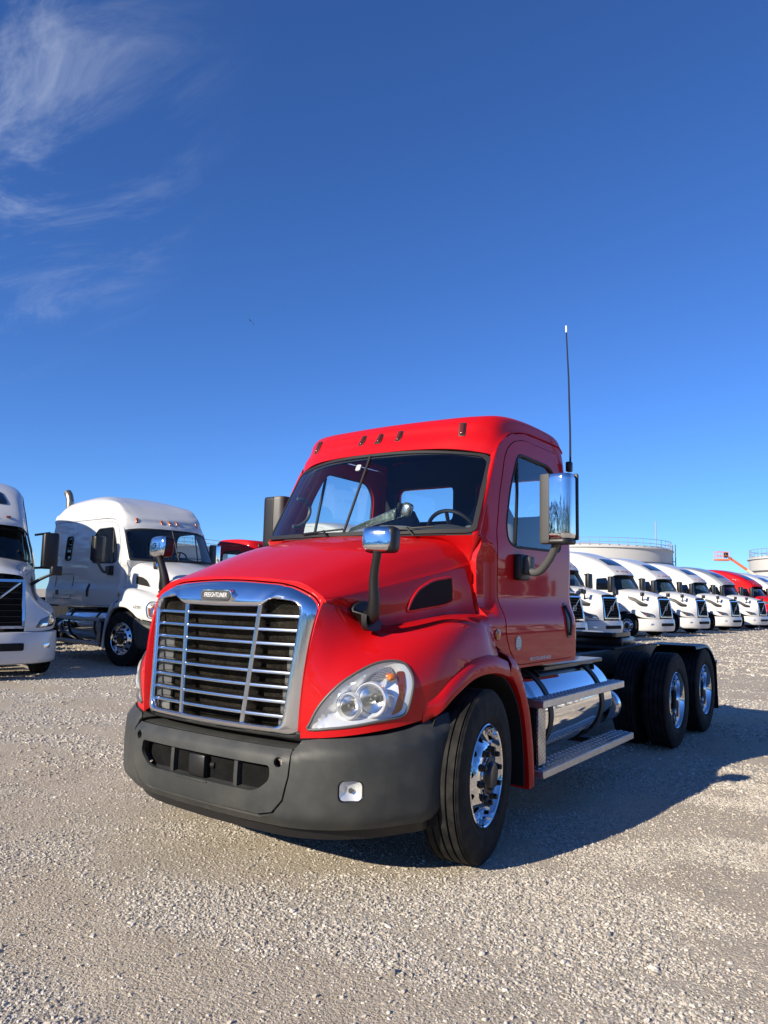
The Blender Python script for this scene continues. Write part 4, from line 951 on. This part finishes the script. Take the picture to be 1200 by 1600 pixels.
# folded silver sunshade on the dashboard
sh = MB()
G = []
for k in range(15):
    z = 0.012*(k % 2); v = k/14; G.append([(-.42+.62*u, .70+.0*u, 2.085+.02+.13*v+.055*u+.014*(k % 2)) if False else (-.42+.55*u, .73+.05*v+.022*(k % 2), 2.065+.11*u+.11*v*(.45+.55*u)) for u in np.linspace(0, 1, 12)])
ss_ = MB().grid(np.array(G)).build('sunshade', 'foil', None, sharp=20, solid=.004)
tag(ss_, 'folded silver foil sunshade lying on the red truck dashboard', 'sunshade')
q = MB().box((.15, .765, 2.235), (.09, .07, .11), .03, 3, (0, .35, 0)); q.build('crumpled_end', 'foil', ss_)
q = MB().box((.085, .755, 2.225), (.02, .09, .13), .004, 1, (0, .35, 0)); q.build('strap', 'interior_dark', ss_)

# ---------------------------------------------------------------- long-nose sleeper truck with a curved high roof (row behind)
def volvo_meshes(paint, roofpaint):
    """dict of part name -> list of (mesh, children) built once per paint"""
    VP = np.array([
        [(.52, -1.20, .82), (.53, -1.19, 1.00), (.525, -1.175, 1.25), (.51, -1.14, 1.52), (.47, -1.07, 1.74), (.25, -1.05, 1.79), (0, -1.05, 1.80)],
        [(.80, -1.09, .82), (.81, -1.08, .98), (.77, -1.00, 1.20), (.67, -.88, 1.46), (.56, -.74, 1.80), (.28, -.72, 1.90), (0, -.72, 1.915)],
        [(1.05, -.86, .84), (1.06, -.85, .98), (1.0, -.76, 1.16), (.80, -.56, 1.40), (.65, -.40, 1.82), (.32, -.40, 1.97), (0, -.40, 1.99)],
        [(1.17, -.58, .90), (1.18, -.56, 1.03), (1.13, -.46, 1.20), (.91, -.24, 1.42), (.75, -.06, 1.87), (.37, -.06, 2.035), (0, -.06, 2.05)],
        [(1.205, -.28, 1.04), (1.21, -.25, 1.13), (1.17, -.16, 1.26), (.98, .05, 1.45), (.83, .20, 1.92), (.41, .19, 2.075), (0, .17, 2.09)],
        [(1.215, .12, 1.12), (1.215, .14, 1.20), (1.18, .20, 1.30), (1.03, .33, 1.48), (.91, .44, 1.95), (.46, .39, 2.10), (0, .34, 2.115)],
        [(1.20, .48, 1.02), (1.20, .48, 1.13), (1.17, .49, 1.28), (1.08, .54, 1.50), (.99, .62, 1.98), (.5, .54, 2.11), (0, .48, 2.125)]])
    VG = surf(VP, 6, 5); f = lambda s, t: lookup(VG, s, t, 6, 5)
    def fo(s, t, o):
        a_ = f(s+.03, t)-f(s-.03, t); b_ = f(s, t+.03)-f(s, t-.03); q = np.cross(a_, b_); q /= np.linalg.norm(q)+1e-9
        if q@np.array([.6, -.5, .5]) < 0: q = -q
        return f(s, t)+q*o
    out = []
    A = lambda name, mb_, m_, par=None, **k: out.append((name, mb_.mesh(name, m_, **k), par))
    A('hood', MB().grid(VG).mirror(), paint, weld=True, sharp=60)
    for sg in (1, -1):
        hl = rpoly([(.66, .36), (1.9, .44), (2.75, 1.80), (1.9, 1.62), (.95, 1.15)], [.12, .15, .25, .3, .2], 5)
        A('headlight', bm_side(MB().panel(hl, [], .12, lambda s, t: fo(s, t, .008)), sg), 'head_dark', sharp=70)
        a_ = rpoly([(1.95, .62), (2.12, .78), (2.1, .95), (1.9, .85)], .05, 3)
        A('side_marker', bm_side(MB().panel(a_, [], .08, lambda s, t: fo(s, t, .014)), sg), 'amber', 'headlight', sharp=70)
        a_ = rpoly([(.90, .50), (1.4, .56), (1.5, .85), (1.1, .82)], .08, 3)
        A('reflector', bm_side(MB().panel(a_, [], .08, lambda s, t: fo(s, t, .014)), sg), 'lamp_reflector', 'headlight', sharp=70)
        vt = rpoly([(1.35, 3.05), (1.50, 2.70), (2.3, 2.86), (2.9, 3.28), (3.85, 3.44), (3.85, 3.72), (2.8, 3.66), (2.2, 3.44)], .1, 4)
        A('hood_vent', bm_side(MB().panel(vt, [], .12, lambda s, t: fo(s, t, .008)), sg), 'black_plastic', 'hood', sharp=70)
        # arch lip and dark well
        pr = crv([(-.52, .30), (-.56, .62), (-.46, .90), (-.22, 1.06), (.10, 1.12), (.40, 1.03), (.58, .82), (.66, .55), (.68, .30)], 4)
        A('wheel_well', bm_side(MB().grid(np.array([[(x, y, z) for x in (.55, .9, 1.19)] for y, z in pr])), sg), 'dark_void', 'hood')
        # mirrors
        A('door_mirror', bm_side(MB().box((1.32, .70, 2.30), (.30, .20, .72), .05, 3), sg), 'black_plastic', sharp=60)
        A('mirror_arm', bm_side(MB().tube([(1.02, .72, 2.60), (1.30, .70, 2.66)], .022, 6).tube([(1.02, .72, 1.95), (1.28, .70, 1.97)], .022, 6), sg), 'black_plastic', 'door_mirror')
        q = MB().box((1.10, -.72, 1.88), (.20, .11, .17), .03, 3)
        A('hood_mirror', bm_side(q, sg), 'black_plastic', sharp=60)
        A('arm', bm_side(MB().tube([(.74, -.50, 1.62), (.86, -.60, 1.72), (1.06, -.70, 1.83)], [.035, .03, .022], 8), sg), 'black_plastic', 'hood_mirror')
        # side of cab and sleeper
        Xs = lambda y, z: 1.03+.15*float(sm(.7, 2.4, y))-.10*float(sm(2.05, 2.8, z))*float(1-.6*sm(1.6, 2.6, y))-.05*float(sm(2.8, 3.8, z))
        top = [(.93, 2.66), (1.05, 2.80), (1.35, 3.04), (1.75, 3.28), (2.2, 3.48), (2.8, 3.66), (3.4, 3.75), (4.0, 3.78), (4.58, 3.78)]
        so = [(.60, 1.02), (.56, 1.9), (.62, 2.06), (.80, 2.40)]+top+[(4.60, 1.02)]
        wn_ = rpoly([(.88, 2.05), (1.62, 2.05), (1.66, 2.58), (1.16, 2.62)], .06, 4)
        A('cab_side', bm_side(MB().panel(so, [wn_], .14, lambda y, z: (Xs(y, z), y, z)), sg), paint, sharp=60)
        A('window', bm_side(MB().panel(wn_, [], .1, lambda y, z: (Xs(y, z)-.01, y, z)), sg), 'truck_glass', 'cab_side')
        do = rpoly([(.74, 1.08), (1.78, 1.08), (1.80, 2.60), (1.70, 2.70), (1.12, 2.70), (.76, 2.06)], .05, 4)
        A('door_seam', bm_side(MB().tube([(Xs(y, z)+.001, y, z) for y, z in resample(do, .12)], .007, 4, closed=True), sg), 'seal', 'cab_side')
        A('door_handle', bm_side(MB().box((Xs(1.66, 1.75)+.012, 1.66, 1.75), (.03, .16, .05), .01, 1), sg), 'black_plastic', 'cab_side')
        sw = rpoly([(2.75, 2.1), (3.25, 2.1), (3.25, 2.55), (2.75, 2.55)], .08, 4)
        A('sleeper_window', bm_side(MB().panel(sw, [], .12, lambda y, z: (Xs(y, z)+.006, y, z)), sg), 'truck_glass', 'cab_side')
        A('side_fairing', bm_side(MB().box((1.16, 2.9, .68), (.06, 3.3, .62), .03, 2), sg), paint, sharp=60)
        A('frame_rail', bm_side(MB().box((.43, 3.4, .86), (.08, 7.4, .26), .01, 1), sg), 'chassis_black')
        A('quarter_fender', bm_side(MB().box((1.13, .88, .66), (.12, .42, .62), .04, 2), sg), paint, sharp=60)
        a_ = rpoly([(.34, .50), (.62, .50), (.62, .66), (.34, .66)], .03, 3)
    # roof
    RW = []
    for y, z, dy in [(.86, 2.72, .16), (.90, 2.80, .15), (1.02, 2.93, .12), (1.33, 3.17, .06), (1.74, 3.41, .03), (2.2, 3.61, 0), (2.8, 3.79, 0), (3.4, 3.88, 0), (4.0, 3.91, 0), (4.52, 3.90, 0), (4.62, 3.80, 0)]:
        xt = Xs(y+.05, z-.1); RW.append([(0, y-dy, z+.05), (.42, y-dy*.8, z+.045), (.78, y-dy*.3, z+.02), (xt-.07, y+.03, z-.035), (xt-.005, y+.06, z-.125)])
    RV = surf(RW, 5, 5); A('roof', MB().grid(RV).mirror(), roofpaint, weld=True, sharp=70)
    sk = lambda u, v: lookup(RV, v, abs(u), 5, 5)*np.array([1 if u >= 0 else -1, 1, 1])+np.array([0, -.01, .014])
    A('skylight', MB().panel(rpoly([(-1.5, 3.0), (1.5, 3.0), (1.4, 4.3), (-1.4, 4.3)], .2, 4), [], .25, sk), 'truck_glass', 'roof', sharp=80)
    for x in (-.55, -.2, 0, .2, .55):
        pos = lookup(RV, 1.7, abs(x)/.42 if abs(x) < .42 else 1+(abs(x)-.42)/.36, 5, 5); A('marker_lamp', MB().box((x, pos[1]-.01, pos[2]+.012), (.09, .09, .04), .015, 2), 'amber_dark', 'roof')
    # windshield and cab body behind it
    w2 = lambda u, v: np.array([(1.0-.10*v)*u, .42+.46*v+.24*abs(u)**2.2, 2.07+.66*v-.04*abs(u)**3])
    wo2 = rpoly([(-.99, .02), (.99, .02), (.99, 1.0), (-.99, 1.0)], .06, 4); wi2 = rpoly([(-.94, .08), (.94, .08), (.94, .93), (-.94, .93)], .06, 4)
    A('windshield', MB().panel(wi2, [], .16, w2), 'volvo_glass', sharp=80)
    A('seal', MB().panel(wo2, [wi2], .1, w2), 'seal', 'windshield', sharp=80)
    A('rear_wall', MB().box((0, 4.58, 2.38), (2.2, .04, 2.7)), paint)
    A('cab_floor', MB().box((0, 2.6, 1.05), (2.1, 4.0, .06)), 'chassis_black')
    A('dashboard', MB().box((0, .86, 2.02), (1.85, .35, .22), .08, 2), 'interior', sharp=60)
    A('sleeper_bulkhead', MB().box((0, 2.15, 2.2), (2.0, .05, 2.2)), 'interior')
    for x in (-.48, .48): A('seat', MB().box((x, 1.72, 1.85), (.50, .16, .95), .07, 3), 'seat_cloth', sharp=60)
    # bumper with centre slot
    bp_ = crv([(0, -1.30), (.4, -1.285), (.75, -1.20), (1.0, -1.02), (1.15, -.80), (1.205, -.58)], 6)
    rows = [[(x*k+0, y+dy, z) for z, dy, k in ((.27, .06, .97), (.29, .015, .99), (.36, -.005, 1), (.52, -.015, 1), (.72, -.005, 1), (.80, .02, 1), (.815, .10, .97))] for x, y in bp_]
    A('bumper', MB().grid(np.array(rows)).mirror(), paint, weld=True, sharp=50)
    A('bumper_slot', MB().panel(rpoly([(-.52, .50), (.52, .50), (.52, .63), (-.52, .63)], .03, 3), [], .1, lambda x, z: (x, float(np.interp(abs(x), bp_[:, 0], bp_[:, 1]))-.021, z)), 'dark_void', 'bumper')
    for sg in (1, -1): A('fog_lamp', MB().box((sg*.92, -1.085, .57), (.16, .05, .09), .02, 2, (0, 0, sg*.62)), 'lamp_reflector', 'bumper')
    # grille: chrome frame, dark mesh, diagonal bar with ring emblem
    go_ = rpoly([(-.52, .87), (.52, .87), (.50, 1.70), (-.50, 1.70)], .05, 4); gi_ = inset(go_, .045)
    gy = lambda z: -1.245+.115*max(0, (z-.9)/.8)**1.3
    fr = MB().panel(go_, [gi_], .05, lambda x, z: (x, gy(z), z)); A('grille_frame', fr, 'chrome', sharp=60)
    A('grille_mesh', MB().panel(gi_, [], .12, lambda x, z: (x, gy(z)+.03, z)), 'insert_mesh', 'grille_frame')
    for k in range(7): z = .97+.1*k; A('grille_bar', MB().box((0, gy(z)+.022, z), (.92, .012, .012)), 'black_plastic', 'grille_frame')
    A('diagonal_bar', MB().tube([(-.42, gy(.93)-.004, .93), (.42, gy(1.64)-.004, 1.64)], .020, 6), 'dull_chrome', 'grille_frame')
    ring = [(.085*math.cos(a_), gy(1.285)-.02, 1.285+.085*math.sin(a_)) for a_ in np.linspace(0, 6.283, 20, endpoint=False)]
    A('emblem', MB().tube(ring, .014, 6, closed=True).tube([(.06, gy(1.285)-.02, 1.345), (.12, gy(1.285)-.02, 1.405)], .013, 6), 'dull_chrome', 'grille_frame')
    return out
mat('head_dark', (.07, .075, .08), .12, coat=1.0, metal=.3)
glass('volvo_glass', (.38, .50, .52), 1.2)
VM = {}
def volvo(nose, rz, paint, roofpaint, label, group='parked highway trucks in the angled row', wheels=4):
    key = (paint, roofpaint)
    if key not in VM: VM[key] = volvo_meshes(*key)
    loc = (nose[0]-1.28*math.sin(rz), nose[1]+1.28*math.cos(rz), 0)
    t_ = empty('highway_truck', loc, rz, label, 'truck', group); last = {}
    for name, me, par in VM[key]:
        o = link(name, me, last.get(par, t_) if par else t_)
        if par is None: last[name] = o
    wheel(t_, 1.08, 0, 0, False, False); wheel(t_, -1.08, 0, 0, False, False)
    for y in (5.5, 6.82):
        wheel(t_, 1.08, y, 0, True, False); wheel(t_, -1.08, y, 0, True, False)
    return t_
RZ = math.radians(76)
volvo((-9.1, 2.25), math.radians(74), 'white_paint', 'white_paint', 'shaded white high roof truck with black mirrors left of the white sleeper')
sl = empty('highway_truck', (-9.85, 6.75, 0), math.radians(84), 'white mid roof sleeper truck with curved exhaust stack and black front bumper corner', 'truck', 'parked highway trucks in the angled row')
tractor(sl, 'white_paint', sleeper=True); sl.scale = (1.11, 1.11, 1.11)
st = MB().tube(crv([(-.52, 3.98, 1.2), (-.52, 3.98, 2.2), (-.52, 3.98, 3.30), (-.52, 4.0, 3.45), (-.52, 4.06, 3.57), (-.52, 4.14, 3.64)], 4), .085, 14, cap=False).build('exhaust_stack', 'exhaust', sl, solid=.006)
nm_ = text_mesh('67381', .09, 'letter_dark', .0005); link('fleet_number', nm_, sl, (-1.17, -.36, 1.09), (math.pi/2, 0, math.radians(-76)))
rt = copy_tree(truck); rt.location = (-9.95, 10.5, 0); rt.rotation_euler = (0, 0, math.radians(90))
rt.name = 'highway_truck'; tag(rt, 'red day cab truck parked in the row next to the white sleeper', 'truck', 'parked highway trucks in the angled row')
for ch in list(rt.children):
    if ch.name.split('.')[0] in ('antenna', 'door_sticker', 'door_lettering', 'toll_tag'):
        for g_ in list(ch.children): bpy.data.objects.remove(g_)
        bpy.data.objects.remove(ch)
W = 'white_paint'
volvo((-7.6, 14.0), RZ, W, W, 'white high roof truck in the row just past the red day cab')
volvo((-6.1, 20.4), RZ, W, W, 'white high roof truck whose honeycomb grille shows right behind the red cab')
volvo((-6.1, 24.2), RZ, W, W, 'white high roof truck seen over the black rear deck, second after the red cab')
volvo((-5.7, 30.2), RZ, W, W, 'white high roof truck with its whole bumper in view beside the black rear deck')
volvo((-5.5, 36.2), RZ, W, W, 'white high roof truck, second along from the black rear deck towards the red one')
volvo((-5.1, 42.4), RZ, W, W, 'white high roof truck, third along from the black rear deck towards the red one')
volvo((-4.5, 47.6), RZ, W, 'silver_paint', 'white truck with silver grey roof parked next to the red high roof truck')
volvo((-3.6, 52.4), RZ, 'red_paint', 'red_paint', 'red high roof truck among the white ones in the row')
volvo((-3.2, 57.2), RZ, W, W, 'white high roof truck parked beyond the red high roof one')
volvo((-2.8, 62.0), RZ, W, W, 'white high roof truck at the far end of the row')

# ---------------------------------------------------------------- storage tanks behind the yard
def tank(px, dist, R_, H, label, stair=1.0):
    az = (px-600)/FPX; dx = _r*az+Vector((_d.x, _d.y, 0)).normalized(); dx.normalize()
    c = Vector((CAM.x, CAM.y, 0))+dx*dist
    t_ = empty('storage_tank', (c.x, c.y, 0), 0, label, 'tank', 'storage tanks behind the truck yard')
    MB().lathe([(0, R_), (H*.34, R_), (H*.34, R_+.02), (H, R_+.02), (H+.25, R_-.3), (H+1.3, .01)], 96, 'z').build('shell', 'tank_paint', t_, sharp=30)
    for z in (H*.34, H*.78, H-.05):
        MB().lathe([(z-.10, R_), (z-.10, R_+.22), (z+.02, R_+.22), (z+.02, R_)], 96, 'z').build('wind_girder', 'steel_dark' if z < H*.9 else 'tank_paint', t_)
    for dz in (.55, 1.1):
        MB().tube([((R_-.1)*math.cos(a_), (R_-.1)*math.sin(a_), H+dz) for a_ in np.linspace(0, 6.283, 90, endpoint=False)], .032, 5, closed=True).build('handrail', 'steel_grey', t_)
    for k in range(60):
        a_ = k*6.283/60; link('rail_post', POST, t_, ((R_-.1)*math.cos(a_), (R_-.1)*math.sin(a_), H))
    rt_ = math.atan2(_r.y, _r.x)+stair
    for k in range(int(H/1.1)):
        z = k*1.1+.6; a_ = rt_; MB().box(((R_+.6)*math.cos(a_), (R_+.6)*math.sin(a_), z), (1.0, 1.0, .08), 0, 1, (0, 0, a_)).build('stair_landing', 'steel_dark', t_)
    for e in (-.5, .5):
        MB().tube([((R_+1.1)*math.cos(rt_)-e*math.sin(rt_), (R_+1.1)*math.sin(rt_)+e*math.cos(rt_), 0), ((R_+1.1)*math.cos(rt_)-e*math.sin(rt_), (R_+1.1)*math.sin(rt_)+e*math.cos(rt_), H+1.2)], .07, 5).build('stair_post', 'steel_dark', t_)
    return t_, c
POST = MB().tube([(0, 0, 0), (0, 0, 1.1)], .04, 5).mesh('rail_post', 'steel_grey')
t2, c2 = tank(914, 108, 11.6, 8.4, 'large white storage tank with ladder tower behind the white trucks', 0.0)
t3, c3 = tank(1297, 108, 9.0, 7.3, 'white storage tank with a dark band rising beyond the orange boom lift', 1.2)
t1, c1 = tank(230, 112, 11.5, 7.6, 'pale storage tank with stairs behind the white sleeper truck', 2.9)
MB().tube([(c2.x+_r.x*10.2, c2.y+_r.y*10.2, 8.0), (c2.x+_r.x*10.2, c2.y+_r.y*10.2, 12.9)], .09, 6).build('lightning_mast', 'steel_grey', None)
tag(bpy.data.objects['lightning_mast'], 'thin grey mast standing on the large storage tank', 'mast')

# ---------------------------------------------------------------- boom lift
def at_px(px, dist):
    dx = _r*((px-600)/FPX)+Vector((_d.x, _d.y, 0)).normalized(); return Vector((CAM.x, CAM.y, 0))+dx*dist
base = at_px(1222, 84); bl = empty('boom_lift', (base.x, base.y, 0), math.atan2(_r.y, _r.x), 'orange boom lift holding its basket above the red and white trucks', 'boom lift')
MB().box((0, 0, .75), (3.2, 2.2, .5), .1, 2).build('chassis', 'lift_orange', bl)
for x in (-1.15, 1.15):
    for y in (-1.05, 1.05): MB().lathe([(-.18, .2), (-.18, .42), (-.12, .48), (.12, .48), (.18, .42), (.18, .2)], 24, 'y', (x, y, .48)).build('wheel', 'rubber', bl)
MB().box((.2, 0, 1.45), (2.6, 1.6, .8), .15, 2).build('turret', 'lift_cream', bl)
MB().tube([(1.2, 0, 1.9), (-3.9, 0, 5.4)], .20, 6).build('lower_boom', 'lift_cream', bl)
MB().tube([(-3.9, 0, 5.4), (-5.9, 0, 6.75)], .15, 6).build('upper_boom', 'lift_orange', bl)
bk = MB().box((-6.7, 0, 6.45), (1.5, .9, .18), .03, 1).build('basket', 'lift_orange', bl)
for z in (6.9, 7.35):
    MB().tube([(-7.4, -.42, z), (-6.0, -.42, z), (-6.0, .42, z), (-7.4, .42, z)], .03, 5, closed=True).build('basket_rail', 'lift_orange', bk)
for x, y in ((-7.4, -.42), (-6.7, -.42), (-6.0, -.42), (-7.4, .42), (-6.7, .42), (-6.0, .42)): MB().tube([(x, y, 6.5), (x, y, 7.38)], .03, 5).build('basket_post', 'lift_orange', bk)
MB().box((-6.25, 0, 7.0), (.35, .6, .55), .05, 1).build('control_box', 'black_plastic', bk)

# ---------------------------------------------------------------- bird gliding overhead
bd_ = (_d*1.0+_rr*((391-600)/FPX)+_uu*((800-501)/FPX)); bpos = CAM+bd_.normalized()*60
q = MB(); bod = crv([(0, -.20, 0), (0, -.14, .01), (0, 0, .015), (0, .14, .0), (0, .24, 0)], 3); q.tube(bod, [.01, .02, .03, .035, .04, .042, .04, .034, .027, .02, .015, .012, .008], 8)
brd = q.build('bird', 'black_plastic', None)
for sg in (1, -1):
    G = np.array([[(sg*x, y0, z), (sg*x, (y0+y1)/2, z+.008), (sg*x, y1, z-.004)] for x, y0, y1, z in ((.02, -.09, .09, .01), (.14, -.11, .09, .05), (.26, -.07, .08, .06), (.38, .0, .09, .03), (.44, .06, .09, .0))])
    MB().grid(G).build('wing', 'black_plastic', brd, solid=.006)
MB().grid(np.array([[(-.02, .2, 0), (-.06, .34, 0)], [(.02, .2, 0), (.06, .34, 0)]])).build('tail', 'black_plastic', brd, solid=.004)
brd.location = bpos; brd.rotation_euler = (0.2, math.radians(50), math.radians(40)); tag(brd, 'small dark bird gliding in the open blue sky', 'bird')

# ---------------------------------------------------------------- surroundings that the chrome and the paint mirror
for k, (x, y) in enumerate(((15.5, 24.), (15.9, 28.6), (16.2, 33.2), (16.6, 37.8), (17.0, 42.4))):
    volvo((x, y), math.radians(-84), W, W, 'white high roof truck across the yard, mirrored in the red door', 'trucks across the yard')
g_ = np.random.default_rng(5); V_ = []; F_ = []
for k in range(8000):
    a_ = math.radians(g_.uniform(-200, 8)); tree = math.sin(a_*9)*.5+math.sin(a_*23+1)*.3+math.sin(a_*51)*.2
    hgt = 8.6+3.2*tree; rr_ = 46+g_.normal()*2.4; z_ = hgt*g_.uniform(0, 1)**.8; c_ = np.array([3+rr_*math.cos(a_), -4+rr_*math.sin(a_), z_])
    u_ = g_.normal(size=3); u_ /= np.linalg.norm(u_); v_ = np.cross(u_, g_.normal(size=3)); v_ /= np.linalg.norm(v_); s_ = g_.uniform(.35, .8); o_ = len(V_)
    V_ += [tuple(c_-u_*s_), tuple(c_+v_*s_*.6), tuple(c_+u_*s_), tuple(c_-v_*s_*.6)]; F_.append((o_, o_+1, o_+2, o_+3))
mat('foliage', (.05, .07, .03), .8, noise=.4, nscale=1.)
tl = MB().add(V_, F_).build('tree_line', 'foliage', None, smooth=False); tag(tl, 'dark line of trees along the yard edge mirrored in the chrome', 'trees', kind='stuff')
